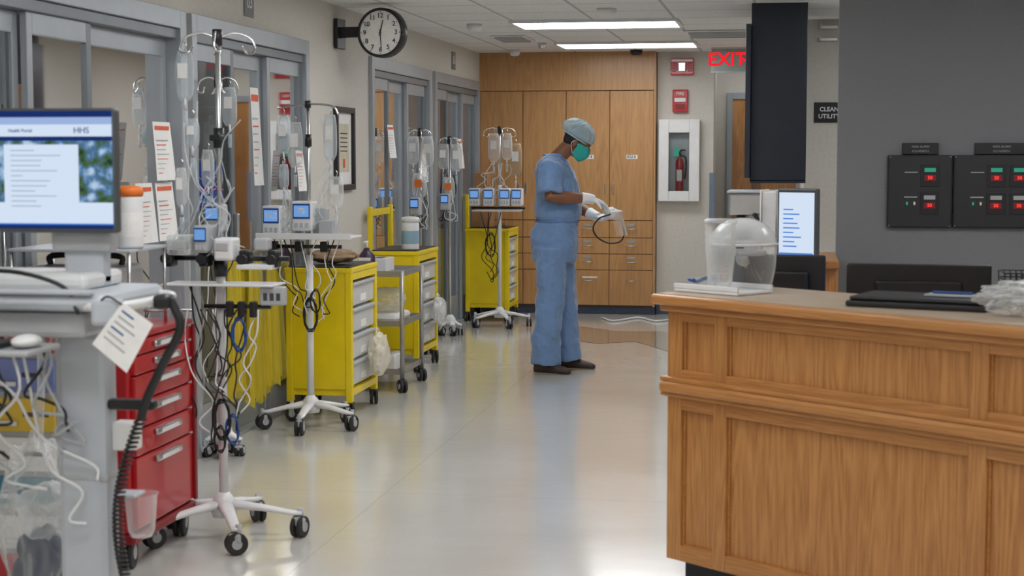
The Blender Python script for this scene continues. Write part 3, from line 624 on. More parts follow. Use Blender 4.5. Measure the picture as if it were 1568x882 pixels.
cyl(g,'rail',(-.24,-.03,1.155),(.30,-.03,1.155),.011,BLK); cyl(g,'rail_low',(-.06,-.03,.96),(.22,-.03,.96),.009,BLK); box(g,'shelf',(-.22,-.1,1.045),(.25,.08,1.053),WHT,.003)
for k,x in enumerate((-.20,-.05,.12,.24)):
    box(g,'clamp',(x-.02,-.07,1.12),(x+.02,.0,1.19),BLK,.008); cyl(g,'clamp_knob',(x,-.10,1.155),(x,-.07,1.155),.02,BLK,seg=12)
pump(g,-.045,-.05,1.18,.06,.11,None,WHTG); box(g,'syringe_module',(-.19,-.11,1.17),(-.09,-.01,1.25),CLRM,.01); box(g,'syringe_barrel',(-.17,-.10,1.19),(-.11,-.04,1.23),WHTG,.01); box(g,'syringe_module',(.01,-.11,1.15),(.09,-.01,1.24),WHT,.01); box(g,'module_face',(.02,-.113,1.19),(.07,-.110,1.22),WHTG,.001); box(g,'module',(.10,-.1,1.115),(.25,-.02,1.135),WHT,.004); box(g,'module_small',(.17,-.09,1.19),(.23,-.03,1.24),WHTG,.008)
for x in (.06,.11,.16): box(g,'power_adapter',(x-.014,-.085,.92),(x+.014,-.05,.985),BLK,.006)
box(g,'outlet_strip',(.19,-.08,.97),(.29,-.03,1.045),WHTG,.006)
for k in range(3): box(g,'outlet_socket',(.205+k*.027,-.082,.99),(.222+k*.027,-.080,1.02),INK,.001)
coil(g,(.10,-.07,.85),.05,BLUEC,3,.004); coil(g,(.02,-.06,.50),.06,BLK,3,.004); coil(g,(.06,-.05,.46),.045,BLUEC,2,.004); coil(g,(.01,-.06,.42),.04,BLK,2,.004)
for k in range(11): cable(g,(random.uniform(-.12,.18),-.06,.95),(random.uniform(-.05,.10),-.05,random.uniform(.40,.75)),random.uniform(.0,.12),BLK if k%3 else WHT,.0035,.04)
for k in range(4): cable(g,(random.uniform(-.22,-.05),.0,1.05),(random.uniform(-.22,-.05),.05,random.uniform(.3,.6)),random.uniform(.0,.05),FLU if k%2 else BLK,.0035,.03)
for k in range(9): cable(g,(-.14+.03*k,-.02,random.uniform(1.4,1.95)),(random.uniform(-.2,.15),-.06,1.2),random.uniform(0,.15),FLU if k%3 else CLRM,.0028,.05)
bag(g,-.14,0,1.99,.08,.2); bag(g,-.13,.05,1.72,.06,.12); bag(g,-.15,-.03,1.52,.05,.16,CLRM,PAP)
g=G('iv_stand',(-2.70,9.03,0))
ivbase(g,.27,5,-15,.09,WHT,.045); cyl(g,'pole_lower',(0,0,.15),(0,0,1.0),.021,WHT); cyl(g,'pole_upper',(0,0,1.0),(0,0,1.86),.010,STL)
cyl(g,'collar',(0,0,1.62),(0,0,1.69),.02,BLK); tube(g,'top_arm',[(-.18,0,1.84),(0,0,1.86),(.14,0,1.85),(.18,0,1.80)],.006,CHR); cyl(g,'top_knob',(0,0,1.84),(0,0,1.88),.018,BLK)
box(g,'tray',(-.28,-.12,1.10),(.28,.12,1.112),WHT,.004); box(g,'tray_edge',(-.28,-.124,1.095),(.28,-.12,1.13),WHT,.003)
pump(g,-.20,-.02,1.113,.11,.17,'15.2',WHT); pump(g,-.02,-.02,1.14,.12,.17,'75',WHT); box(g,'module',(.07,-.06,1.113),(.16,.05,1.20),WHTG,.008); box(g,'module_tall',(.02,.0,1.113),(.10,.08,1.27),WHTG,.008)
bag(g,-.14,-.02,1.80,.08,.22,FLU); bag(g,-.14,-.02,1.52,.06,.14,FLU,FLU); bag(g,-.09,.04,1.76,.09,.26,CLRM); bag(g,.13,0,1.80,.08,.26,FLU); bag(g,.17,-.03,1.45,.09,.18,CLRM)
cyl(g,'clamp_bar',(-.25,-.03,1.05),(.2,-.03,1.05),.011,BLK)
for x in (-.2,-.05,.1): box(g,'clamp',(x-.02,-.06,1.02),(x+.02,0,1.08),BLK,.006)
coil(g,(.02,-.05,.66),.07,BLK,3,.004); coil(g,(.05,-.05,.74),.05,BLK,2,.004)
for k in range(9): cable(g,(random.uniform(-.2,.2),-.05,1.1),(random.uniform(-.05,.1),-.04,random.uniform(.5,.8)),random.uniform(0,.15),BLK if k%2 else WHT,.0035,.04)
for k in range(10): cable(g,(random.choice((-.14,.13)),0,random.uniform(1.4,1.55)),(random.uniform(-.22,.12),-.07,1.2),random.uniform(.05,.2),FLU,.003,.04)
g=G('iv_stand',(-2.90,8.10,0)); ivbase(g,.09,5,0,.08,WHT,.03); cyl(g,'pole',(0,0,.15),(0,0,1.95),.010,STL); hooks(g,1.95,.09,4,30); bag(g,.06,0,1.92,.08,.2,FLU); bag(g,-.05,-.03,1.60,.07,.2,CLRM); pump(g,0,-.06,1.18,.09,.14,None,WHTG)
cyl(g,'collar',(0,0,1.40),(0,0,1.46),.02,BLK)
for k in range(6): cable(g,(random.uniform(-.06,.06),0,1.6),(random.uniform(-.08,.08),-.07,1.15),.1,FLU,.003,.04)
for k in range(4): cable(g,(random.uniform(-.06,.06),-.03,1.15),(random.uniform(-.08,.08),-.07,random.uniform(.3,.5)),.05,BLK if k%2 else WHT,.0035,.04)
g=G('iv_stand',(-2.60,14.76,0))
ivbase(g,.27,5,10,.08,WHT,.042); cyl(g,'pole_lower',(0,0,.15),(0,0,1.3),.018,WHT); cyl(g,'pole_upper',(0,0,1.3),(0,0,1.80),.010,STL); hooks(g,1.80,.13,4,20)
box(g,'tray',(-.24,-.12,1.06),(.2,.1,1.07),WHT,.003); cyl(g,'clamp_bar',(-.26,-.02,1.09),(.24,-.02,1.09),.01,BLK)
for k,x in enumerate((-.22,-.09,.06,.17)): pump(g,x,-.04,1.11,.10,.16,None,WHT)
bag(g,-.05,-.02,1.77,.11,.26,CLRM); bag(g,.07,-.02,1.77,.10,.24,CLRM); bag(g,.14,.05,1.68,.12,.3,clear('amber_bag',(.55,.40,.25),.5),PAP)
for k in range(8): cable(g,(random.uniform(-.1,.12),0,1.5),(random.uniform(-.22,.18),-.07,1.2),random.uniform(0,.15),WHT if k%2 else FLU,.0035,.05)
for k in range(4): cable(g,(random.uniform(-.2,.2),-.03,1.05),(random.uniform(-.15,.0),0,.5),random.uniform(.05,.3),BLK,.004,.05)
coil(g,(-.08,-.03,.75),.08,BLK,2)
for (x,y,h,c) in ((-2.86,12.62,1.75,PAP),(-2.9,13.95,1.7,PAP)):
    g=G('iv_stand',(x,y,0)); ivbase(g,.09,5,10,.08,WHT,.035); cyl(g,'pole',(0,0,.15),(0,0,h),.012,STL); hooks(g,h,.08,4,20); bag(g,.06,0,h-.03,.1,.24,CLRM,c); bag(g,-.05,-.03,h-.03,.1,.22,CLRM); bag(g,.0,-.05,h-.32,.11,.2,CLRM,ORG); pump(g,-.02,-.07,1.1,.08,.14)
    for k in range(7): cable(g,(random.uniform(-.06,.06),0,1.4),(random.uniform(-.1,.1),-.07,1.0),.1,WHT if k%2 else BLK,.0035,.05)
g=G('cardboard_box',(-2.86,15.38,.888)); box(g,'carton',(-.095,-.14,0),(.08,.12,.30),CARD,.004); box(g,'tape',(-.02,-.1415,0),(.01,-.14,.30),KRAFT,0); box(g,'carton_small',(-.08,-.12,.301),(.05,.1,.52),CARD,.004)
# yellow gowns hanging by door 2
g=G('isolation_gown',(XL+.09,8.74,0))
for q_,(y0,w,z1,z0) in enumerate(((-.36,.30,1.02,.28),(-.02,.32,1.0,.20),(.30,.32,1.0,.26))):
    vs=[];fs=[];n=30;m=10
    for i in range(n):
        t=i/(n-1)
        for j in range(m):
            u=j/(m-1); z=z1+(z0-z1)*u+.03*math.sin(i*.9)*u; ww=w*(.6+.45*u)
            vs.append((.025*math.sin(i*1.3+q_)*(.3+u)+.01*math.sin(i*.5),y0+ww*(t-.5),z))
    for i in range(n-1):
        for j in range(m-1): fs.append((i*m+j,i*m+j+1,(i+1)*m+j+1,(i+1)*m+j))
    M(g,'gown',vs,fs,GOWN,True)
cyl(g,'hanging_rail',(0,-.50,1.03),(0,.5,1.03),.01,STL); 
for y in(-.45,.45): cyl(g,'rail_bracket',(-.06,y,1.03),(0,y,1.03),.008,STL)
# ------------------------------------------------------------------ red crash cart
g=G('crash_cart',(-2.70,6.07,0))
w,L=.58,.64; X0,X1,Y0,Y1=-w/2,w/2,-L/2,L/2
box(g,'body',(X0,Y0,.14),(X1-.02,Y1,.88),RED,.008); box(g,'base_bumper',(X0-.01,Y0-.01,.10),(X1+.0,Y1+.01,.14),REDD,.01)
zs=[.15,.43,.535,.64,.74,.815,.875]
for k in range(6):
    a,b=zs[k]+.004,zs[k+1]-.004; box(g,'drawer',(X1-.02,Y0+.025,a),(X1,Y1-.02,b),RED,.004)
    zc=b-.03 if b-a>.06 else (a+b)/2
    box(g,'handle',(X1,-.12,zc-.014),(X1+.018,.14,zc+.014),STL,.008); box(g,'handle_label',(X1+.0182,-.08,zc-.008),(X1+.0188,.1,zc+.008),PAP,0)
box(g,'top',(X0,Y0,.88),(X1,Y1,.90),RED,.006)
for s in(Y0,Y1): cyl(g,'top_rail',(X0,s,.93),(X1,s,.93),.008,STL)
box(g,'lock_bar',(X1,Y1-.03,.15),(X1+.012,Y1-.005,.88),REDD,.002)
for x in(X0+.06,X1-.05):
    for y in(Y0+.05,Y1-.05): caster(g,'caster',x,y,.062,ang=10,fork=BLK)
box(g,'defibrillator_body',(-.22,-.18,.902),(.15,.16,1.14),WHTG,.02); box(g,'defibrillator_face',(-.18,-.185,.98),(.08,-.18,1.1),BLK,.003); box(g,'defibrillator_screen',(-.15,-.188,1.0),(.0,-.185,1.08),SCRD,0); tube(g,'defibrillator_handle',[(-.18,0,1.14),(-.16,0,1.175),(.1,0,1.175),(.12,0,1.14)],.012,BLK)
box(g,'shelf_plate',(-.26,-.2,1.20),(.24,.18,1.212),LGR,.003)
for a in(-.25,.23):
    for b in (-.19,.17): cyl(g,'shelf_post',(a,b,.90),(a,b,1.2),.007,STL,seg=10)
canister('wipes_canister',(-2.50,5.97,1.214),.05,.21,ORG,WHT,PAP)
# ------------------------------------------------------------------ drawer rack + clear bag left edge
g=G('supply_drawer_rack',(-2.47,5.15,0)); box(g,'case',(-.3,-.2,.1),(.14,.2,1.0),WHTG,.006)
BL1=pmat('label_lavender',(.18,.22,.48),.5); YL1=pmat('label_yellow',(.68,.45,.04),.5); TL1=pmat('label_teal2',(.03,.20,.30),.5)
for k,(m_,z) in enumerate(((RED,.93),(BL1,.80),(YL1,.67),(PAP,.54),(TL1,.43),(PAP,.28),(RED,.15))):
    h_=.11 if k not in(0,4) else .09
    box(g,'drawer_front',(-.28,-.212,z),(.13,-.2,z+h_),m_,.003); box(g,'side_label',(.14,-.18,z),(.143,.18,z+h_),m_,0); box(g,'pull',(-.12,-.225,z+.02),(.0,-.212,z+.035),WHT,.003)
    box(g,'label_text',(.02,-.2135,z+.05),(.11,-.212,z+.065),INK,0)
for a in(-.25,.1):
    for b in(-.15,.15): caster(g,'caster',a,b,.045,fork=BLK)
g=G('clear_waste_bag',(-2.24,4.62,.44)); blob(g,'film',(0,0,-.03),(.12,.12,.30),CUPM,.25,11,4,2.2); blob(g,'contents',(0,0,-.14),(.09,.08,.13),pmat('navy_cloth',(.01,.02,.07),.8),.3,2); blob(g,'contents',(.02,0,.04),(.08,.08,.09),CLRM,.4,6); tube(g,'strap',[(0,0,.27),(.01,0,.45),(0,.02,.58),(-.02,.02,.64)],.012,CLRM)
# ------------------------------------------------------------------ computer cart (workstation on wheels)
g=G('computer_cart',(-1.95,4.3,0))
box(g,'column',(-.065,-.04,.12),(.085,.05,1.08),LGR,.02); box(g,'column_seam',(-.067,-.042,.66),(.087,.052,.675),WHTG,.004)
box(g,'base_plate',(-.14,-.16,.09),(.14,.16,.15),LGR,.03)
for a in (35,145,215,325):
    d=V((math.cos(math.radians(a)),math.sin(math.radians(a)),0)); vs,fs=sweep([d*.08+V((0,0,.12)),d*.30+V((0,0,.105))],[(.035,.02),(.022,.014)],12); M(g,'base_leg',vs,fs,LGR,True); caster(g,'caster',d.x*.28,d.y*.28,.045,ang=a)
box(g,'work_surface',(-.50,-.24,1.155),(.17,.20,1.20),LGR,.02); box(g,'surface_lip',(-.48,-.25,1.20),(.14,-.22,1.215),LGR,.006); box(g,'drawer',(-.40,-.20,1.08),(.10,.17,1.15),WHTG,.015)
box(g,'surface_riser',(-.45,-.1,1.20),(.06,.16,1.245),WHT,.015)
box(g,'keyboard_tray',(-.46,-.42,1.055),(.04,-.22,1.07),WHTG,.006); box(g,'keyboard',(-.44,-.40,1.071),(-.05,-.27,1.085),BLK,.003); ell(g,'mouse',(-.0,-.34,1.088),(.035,.055,.018),WHT)
tube(g,'handle',[(.10,-.22,1.17),(.20,-.24,1.17),(.23,-.1,1.17),(.22,.12,1.17),(.12,.18,1.17)],.014,WHT)
box(g,'side_clip',(.14,-.26,1.12),(.22,-.2,1.19),LGR,.012); tube(g,'desk_cable',[(-.3,-.2,1.25),(-.1,-.22,1.26),(.05,-.22,1.22),(.1,-.24,1.15)],.006,BLK)
box(g,'monitor_post',(-.06,.02,1.20),(.06,.08,1.36),LGR,.012); box(g,'hinge',(-.09,.0,1.30),(.09,.07,1.37),WHTG,.015)
box(g,'monitor_bezel',(-.42,-.04,1.355),(.128,-.005,1.70),DGR,.008); box(g,'monitor_back',(-.40,-.005,1.37),(.10,.02,1.69),BLK,.01)
def scr(n,x0,x1,z0,z1,m,l): box(g,n,(x0,-.041-.0006*l,z0),(x1,-.0405-.0006*l,z1),m,0)
S0,S1=-.41,.118
scr('screen',S0,S1,1.368,1.692,SCRB,0)
scr('title_bar',S0,S1,1.675,1.692,SCRD,1); scr('toolbar',S0,S1,1.655,1.675,emat('toolbar',(.40,.55,.88),.9),1); scr('banner',S0,S1,1.622,1.655,SCRW,1); scr('menu_bar',S0,S1,1.61,1.622,SCRD,1)
# landscape picture panel on the web page: procedural patches of foliage, water and sky
def photo_mat():
    m,nt,o=_new('web_photo'); L=nt.links; e=nt.nodes.new('ShaderNodeEmission'); L.new(e.outputs[0],o.inputs[0]); e.inputs[1].default_value=.9
    n=_noise(nt,26,5); r=nt.nodes.new('ShaderNodeValToRGB'); L.new(n.outputs[0],r.inputs[0]); L.new(r.outputs[0],e.inputs[0])
    r.color_ramp.elements[0].position=.34; r.color_ramp.elements[0].color=(.02,.05,.03,1); r.color_ramp.elements[1].position=.66; r.color_ramp.elements[1].color=(.55,.72,.9,1)
    for p,c in ((.44,(.08,.16,.07,1)),(.52,(.09,.20,.38,1)),(.58,(.25,.42,.65,1))):
        q=r.color_ramp.elements.new(p); q.color=c
    return m
scr('photo_band',S0,S1,1.44,1.61,photo_mat(),1)
scr('lower_page',S0,S1,1.382,1.44,SCRW,1); scr('page',-.20,.02,1.395,1.60,SCRW,4)
TB=emat('txt',(.45,.55,.72),.9)
for k in range(12): scr('page_line',-.18,-.18+random.uniform(.03,.15),1.585-.014*k-.003,1.585-.014*k,TB,5)
scr('footer',S0,S1,1.368,1.378,SCRD,2)
text(g,'logo','HHS',.024,(.03,-.0435,1.638),SCRD); text(g,'logo2','Health Portal',.013,(-.15,-.0435,1.638),SCRD)
vs=[(.15,-.27,1.075),(.245,-.27,1.0),(.32,-.27,1.13),(.237,-.27,1.187)]
M(g,'instruction_card',vs,[(0,1,2,3)],PAP)
for k in range(6):
    a=V(vs[3]).lerp(V(vs[0]),.12*(k+1)); b=V(vs[2]).lerp(V(vs[1]),.12*(k+1)); a,b=a.lerp(b,.12),a.lerp(b,.5+.12*(k%3)); off=V((0,-.001,0)); dn=(V(vs[0])-V(vs[3])).normalized()*.005
    M(g,'card_print',[a+off,b+off,b+dn+off,a+dn+off],[(0,1,2,3)],WHTG if k%3 else BLUEC)
tube(g,'card_string',[(.15,-.24,1.17),(.19,-.26,1.20),(.235,-.27,1.18)],.003,BLK)
tube(g,'scanner',[(.28,-.05,1.18),(.31,-.05,1.10),(.26,-.05,1.00),(.21,-.05,.90),(.19,-.05,.84)],.013,BLK,12); box(g,'scanner_head',(.24,-.08,1.15),(.29,-.02,1.19),BLK,.012); box(g,'scanner_cradle',(.08,-.03,.86),(.22,.01,.89),BLK,.01)
P=[];N=260
for i in range(N):
    t=i/N; a=i*.9; cx=.19-.04*t-.05*math.sin(t*3); cz=.84-.48*t; P.append((cx+.014*math.cos(a),-.05+.014*math.sin(a),cz))
tube(g,'coiled_cord',P,.004,BLK,6,1)
for k in range(9): cable(g,(random.uniform(-.35,.05),-.1,1.08),(random.uniform(-.25,.12),-.07,random.uniform(.45,.9)),random.uniform(.05,.2),[WHT,BLK,WHTG][k%3],.0045,.05)
box(g,'waste_bracket',(.07,.02,.60),(.14,.1,.61),LGR,.004); lathe(g,'cup_bin',(.135,.075,.48),[(.030,0),(.038,.02),(.046,.12),(.05,.125)],CUPM,28,False); box(g,'side_box',(.08,.0,.74),(.15,.06,.82),PAP,.006)
# ------------------------------------------------------------------ nurse
g=G('nurse',(-1.615,11.74,0),0)
SKIN=pmat('skin',(.20,.085,.045),.5,0,.08,20,spec=.4)
SCR=pmat('scrubs_blue',(.135,.235,.43),.8,0,.06,25,.8,1.0,sheen=.3,bstretch=(9,9,3.5))
SCRL=pmat('scrubs_blue_trim',(.09,.17,.35),.8,0,.06,25)
MASK=pmat('mask_teal',(.02,.36,.32),.7,0,.06,25)
HAIR=pmat('hair_black',(.012,.009,.008),.6,0,.2,60)
CAP=clear('bouffant_cap',(.50,.68,.76),.50,.7,edge=.5)
GLV=pmat('glove_white',(.74,.76,.78),.5,0,.05,30)
SHOE=pmat('shoe_brown',(.035,.022,.015),.6,0,.2,30)
def union(name,parts,mat,vox=.009,smooth=6,disp=0,dscale=.1):
    vs=[];fs=[]
    for v_,f_ in parts:
        o_=len(vs); vs+=list(v_); fs+=[tuple(i+o_ for i in f) for f in f_]
    ob=M(g,name,vs,fs,mat,True)
    r=ob.modifiers.new('r','REMESH'); r.mode='VOXEL'; r.voxel_size=vox; r.use_smooth_shade=True
    s=ob.modifiers.new('s','SMOOTH'); s.iterations=smooth; s.factor=.5
    if disp:
        tx=bpy.data.textures.new(name,'CLOUDS'); tx.noise_scale=dscale; d=ob.modifiers.new('d','DISPLACE'); d.texture=tx; d.strength=disp; d.mid_level=.5
    return ob
def rings(data,seg=28,pw=2.4):
    vs=[];fs=[]
    for z,cx,cy,rx,ry in data:
        for k in range(seg):
            a=2*math.pi*k/seg; c,s=math.cos(a),math.sin(a)
            vs.append(V((cx+rx*math.copysign(abs(c)**(2/pw),c),cy+ry*math.copysign(abs(s)**(2/pw),s),z)))
    n=len(data)
    for i in range(n-1):
        for k in range(seg): fs.append((i*seg+k,i*seg+(k+1)%seg,(i+1)*seg+(k+1)%seg,(i+1)*seg+k))
    fs.append(tuple(range(seg))[::-1]); fs.append(tuple((n-1)*seg+k for k in range(seg)))
    return vs,fs
torso=rings([(1.06,-.03,0,.142,.165),(1.10,-.028,0,.147,.175),(1.13,-.025,0,.168,.19),(1.18,-.022,0,.172,.198),(1.28,-.028,0,.160,.198),(1.38,-.035,0,.152,.205),(1.45,-.045,0,.138,.205),(1.505,-.055,0,.115,.185),(1.545,-.055,0,.09,.13),(1.58,-.04,0,.07,.085)])
shN,elN,wrN=V((-.05,-.185,1.475)),V((-.045,-.255,1.275)),V((.235,-.13,1.262))
shF,elF,wrF=V((-.04,.185,1.475)),V((.02,.25,1.22)),V((.245,.10,1.125))
slN=sweep([V((-.05,-.12,1.50)),shN,shN.lerp(elN,.5),shN.lerp(elN,.90)],[.075,.085,.086,.090],20)
slF=sweep([V((-.04,.12,1.50)),shF,shF.lerp(elF,.5),shF.lerp(elF,.86)],[.075,.083,.082,.085],20)
union('scrub_top',[torso,slN,slF],SCR,.009,5,.035,.10)
hips=rings([(.80,-.045,0,.15,.17),(.88,-.05,0,.168,.19),(.96,-.05,0,.174,.195),(1.04,-.04,0,.160,.185),(1.095,-.032,0,.152,.178)])
legN=sweep([(-.055,-.085,.90),(-.06,-.095,.70),(-.065,-.105,.50),(-.085,-.12,.30),(-.095,-.125,.06)],[(.15,.115),(.138,.110),(.125,.104),(.118,.102),(.122,.106)],24)
legF=sweep([(-.03,.085,.90),(-.015,.095,.70),(.005,.105,.50),(.02,.12,.30),(.035,.13,.07)],[(.15,.115),(.133,.108),(.12,.10),(.115,.10),(.118,.102)],24)
union('scrub_trousers',[hips,legN,legF],SCR,.009,5,.045,.12)
tube(g,'waistband',[(-.03+.157*math.cos(a*math.pi/8),.183*math.sin(a*math.pi/8),1.093) for a in range(17)],.006,SCRL)
DS=pmat('drawstring',(.55,.25,.25),.7)
tube(g,'drawstring',[(.125,-.03,1.09),(.145,-.04,1.02),(.15,-.045,.93),(.145,-.04,.86)],.004,DS)
tube(g,'collar',[(-.04+.085*math.cos(a),.095*math.sin(a),1.555-.04*max(0,math.cos(a))**2+.02*max(0,-math.cos(a))) for a in [i*math.pi/10 for i in range(21)]],.007,SCRL)
HC=V((.118,0,1.672)); HR=Matrix.Rotation(math.radians(32),3,'Y')
def hp(x,y,z): return HC+HR@V((x,y,z))
def hell(c,r,seg=20): return sphv(hp(*c),r,seg,14,HR)
parts=[hell((-.008,0,.03),(.096,.077,.10),28),hell((.03,0,-.045),(.066,.060,.068),24),hell((.055,0,-.085),(.035,.04,.028)),hell((.095,0,-.022),(.018,.014,.026)),
       hell((.078,-.032,.012),(.02,.028,.012)),hell((.078,.032,.012),(.02,.028,.012)),hell((.0,-.082,-.02),(.018,.009,.032)),hell((.0,.082,-.02),(.018,.009,.032)),hell((.085,0,-.062),(.014,.025,.012)),
       sweep([V((-.045,0,1.48)),V((-.03,0,1.55)),hp(-.035,0,-.06),hp(-.01,0,.0)],[.066,.060,.056,.055],20),
       rings([(1.0,-.03,0,.10,.13),(1.3,-.04,0,.11,.15),(1.46,-.05,0,.08,.15),(1.50,-.045,0,.06,.08)]),
       sweep([V((-.05,-.10,1.46)),shN,shN.lerp(elN,.5),elN,elN.lerp(wrN,.25),elN.lerp(wrN,.6),elN.lerp(wrN,.92),wrN],[.05,.054,.048,.047,.050,.042,.031,.022],16),
       sweep([V((-.04,.10,1.46)),shF,shF.lerp(elF,.5),elF,elF.lerp(wrF,.25),elF.lerp(wrF,.6),elF.lerp(wrF,.92),wrF],[.05,.054,.047,.045,.048,.041,.031,.022],16)]
union('body_skin',parts,SKIN,.006,3)
for s in(-1,1):
    ell(g,'eye',hp(.083,s*.03,.0),(.011,.012,.010),WHT,HR); ell(g,'iris',hp(.0925,s*.03,-.002),(.004,.006,.006),BLK,HR); ell(g,'brow',hp(.092,s*.032,.022),(.006,.02,.004),HAIR,HR)
union('hair',[hell((-.018,0,.028),(.096,.083,.098),24),hell((-.05,0,-.02),(.052,.07,.05),20)],HAIR,.006,2)
vs=[];fs=[];n=60;m=16
for j in range(m):
    t=j/(m-1)
    for k in range(n):
        a=2*math.pi*k/n; ph=t*math.pi*.60
        rr=1+.03*math.sin(k*2.2+j*.5)*min(1,t*2)+.025*math.sin(k*.9+j)
        if t>.88: rr*=1-(t-.88)*1.6
        vs.append(hp(-.026+.130*math.sin(ph)*math.cos(a)*rr,.106*math.sin(ph)*math.sin(a)*rr,.048+.100*math.cos(ph)*(1+.05*math.sin(k*1.7+j))))
for j in range(m-1):
    for k in range(n): fs.append((j*n+k,j*n+(k+1)%n,(j+1)*n+(k+1)%n,(j+1)*n+k))
M(g,'bouffant_cap',vs,fs,CAP,True)
tube(g,'cap_band',[hp(-.022+.108*math.cos(a*math.pi/12),.088*math.sin(a*math.pi/12),.016) for a in range(25)],.004,pmat('cap_elastic',(.35,.5,.6),.7))
vs=[];fs=[];n=16;m=12
for i in range(n):
    a=math.radians(-88+176*i/(n-1))
    for j in range(m):
        t=j/(m-1); z=.012-.125*t; bul=math.sin(math.pi*min(1,.22+t*.74))
        x=.016+.064*math.cos(a)+.046*math.cos(a)**2*bul; y=.073*math.sin(a)*(1-.25*t)
        vs.append(hp(x+(.002 if j%3==0 else 0),y,z*(.75+.25*math.cos(a))-.012))
for i in range(n-1):
    for j in range(m-1): fs.append((i*m+j,i*m+j+1,(i+1)*m+j+1,(i+1)*m+j))
o=M(g,'face_mask',vs,fs,MASK,True); so=o.modifiers.new('s','SOLIDIFY'); so.thickness=.003; so.offset=1
for s in(-1,1):
    tube(g,'mask_loop',[hp(.02,s*.073,-.02),hp(.0,s*.083,.0),hp(-.018,s*.085,-.012),hp(-.018,s*.083,-.04),hp(.02,s*.06,-.09)],.0022,WHT,6)
def hand(name,w,d,n,side,curls,arm,spread=.1):
    d=d.normalized(); n=(n-d*n.dot(d)).normalized(); s=d.cross(n).normalized()*side
    P=[]
    P.append(sweep([w-arm*.075,w-arm*.03,w+d*.02],[.044,.038,.034],16))
    for k in range(4):
        o=s*(.030-.020*k); P.append(sweep([w+o*.55,w+o*.8+d*.04,w+o+d*(.092-.004*abs(k-1))],[.018,.017,.0125],12))
    ln=[.072,.080,.074,.058]
    for k in range(4):
        p=w+s*(.030-.020*k)+d*(.090-.004*abs(k-1)); c=curls[k]; pts=[p-d*.01,p]; ang=0; r=[.011,.0105]
        fan=s*(1.5-k)*spread
        for q_,f in enumerate((.45,.32,.23)):
            ang+=c*(.8,1.0,.7)[q_]; dd=(d*math.cos(ang)+n*math.sin(ang)+fan*.4).normalized(); p=p+dd*ln[k]*f; pts.append(p); r.append((.0098,.0088,.007)[q_])
        P.append(sweep(pts,r,10))
    p=w+s*.026+d*.022; t1=(s*.8+d*.55+n*.35).normalized(); t2=(d*.8+s*.1+n*.65).normalized()
    P.append(sweep([p-t1*.012,p+t1*.03,p+t1*.034+t2*.026,p+t1*.032+t2*.05],[.016,.013,.0108,.008],10))
    union(name,P,GLV,.0035,3)
dN=(V((.36,-.06,1.215))-wrN); hand('glove_right',wrN,dN,V((.15,.25,-1)),-1,(.45,.5,.55,.6),(wrN-elN).normalized())
dF=(V((.36,.02,1.10))-wrF); hand('glove_left',wrF,dF,V((.2,-.35,1)),-1,(.5,.55,.6,.65),(wrF-elF).normalized())
# item held: face shield with foam band and black strap
blob(g,'held_mask',(.365,-.02,1.160),(.052,.045,.038),GLV,.3,12,3,2.2)
vs=[];fs=[]
for i in range(16):
    a=math.radians(-85+170*i/15)
    for j in range(8):
        t=j/7; vs.append(V((.365+.075*math.cos(a)+.045*t+.01*math.sin(a*2)*t,-.02+.085*math.sin(a)*(1-.1*t),1.165-.17*t)))
for i in range(15):
    for j in range(7): fs.append((i*8+j,i*8+j+1,(i+1)*8+j+1,(i+1)*8+j))
M(g,'held_visor',vs,fs,CUPM,True); tube(g,'held_visor_band',[(.365+.074*math.cos(math.radians(a)),-.02+.084*math.sin(math.radians(a)),1.165) for a in range(-85,86,17)],.009,GLV)
tube(g,'held_strap',[(.37,-.09,1.15),(.29,-.10,1.12),(.24,-.06,1.05),(.27,-.04,.98),(.35,-.03,.94),(.43,-.03,.95),(.46,-.03,1.0),(.45,.0,1.06)],.006,BLK)
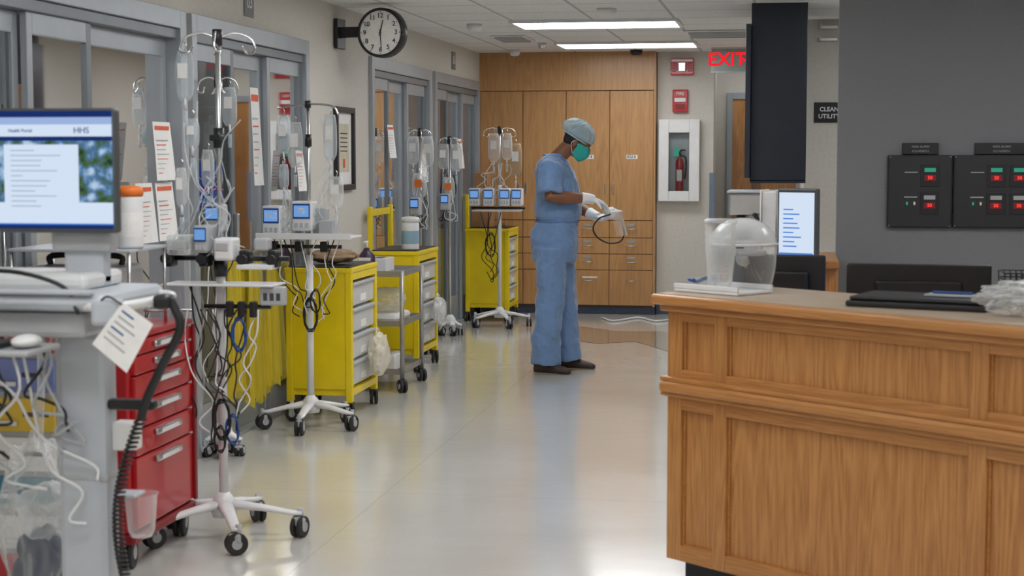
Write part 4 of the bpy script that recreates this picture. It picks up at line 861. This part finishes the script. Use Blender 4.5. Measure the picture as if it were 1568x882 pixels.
def shoe(n,ax,ay,rz,up=0):
    R=Matrix.Rotation(math.radians(rz),3,'Z'); c=V((ax,ay,0)); vs=[];fs=[]
    prof=[(-.085,.0,.028,.05),(-.075,0,.040,.085),(-.03,0,.042,.10),(.03,0,.044,.088),(.09,.003,.050,.062),(.14,.004,.050,.050),(.175,.003,.040,.040),(.195,0,.018,.026)]
    seg=16
    for x,y,w_,h_ in prof:
        for k in range(seg):
            a=2*math.pi*k/seg; zz=max(.0,h_*(.5+.5*math.sin(a)))
            yy=w_*math.copysign(abs(math.cos(a))**.7,math.cos(a)); vs.append(c+R@V((x,y+yy,zz+.002)))
    for i in range(len(prof)-1):
        for k in range(seg): fs.append((i*seg+k,i*seg+(k+1)%seg,(i+1)*seg+(k+1)%seg,(i+1)*seg+k))
    fs.append(tuple(range(seg))[::-1]); fs.append(tuple((len(prof)-1)*seg+k for k in range(seg)))
    ob=M(g,n,vs,fs,SHOE,True); sb=ob.modifiers.new('s','SUBSURF'); sb.levels=1; sb.render_levels=1
shoe('shoe_right',-.095,-.14,-12); shoe('shoe_left',.045,.15,-4)
g=G('power_cord'); tube(g,'cord',[(-1.75,15.6,.012),(-1.6,15.3,.012),(-1.4,15.65,.012),(-1.2,15.35,.012),(-1.0,15.7,.012),(-.85,15.9,.012),(-.8,16.1,.012)],.009,WHT)
# ------------------------------------------------------------------ camera, world
cam=bpy.data.cameras.new('camera'); co=bpy.data.objects.new('camera',cam); COL.objects.link(co)
cam.sensor_width=36; cam.lens=2500/1568*36; co.location=(0,0,1.57)
co.rotation_euler=(math.radians(90-4.645),0,math.radians(9.559)); cam.dof.use_dof=True; cam.dof.focus_distance=11.8; cam.dof.aperture_fstop=5.0
bpy.context.scene.camera=co
w=bpy.data.worlds.new('world'); bpy.context.scene.world=w; w.use_nodes=True; w.node_tree.nodes['Background'].inputs[0].default_value=(.6,.65,.7,1); w.node_tree.nodes['Background'].inputs[1].default_value=.1
vs_=bpy.context.scene.view_settings; vs_.view_transform='Standard'; vs_.exposure=-.15
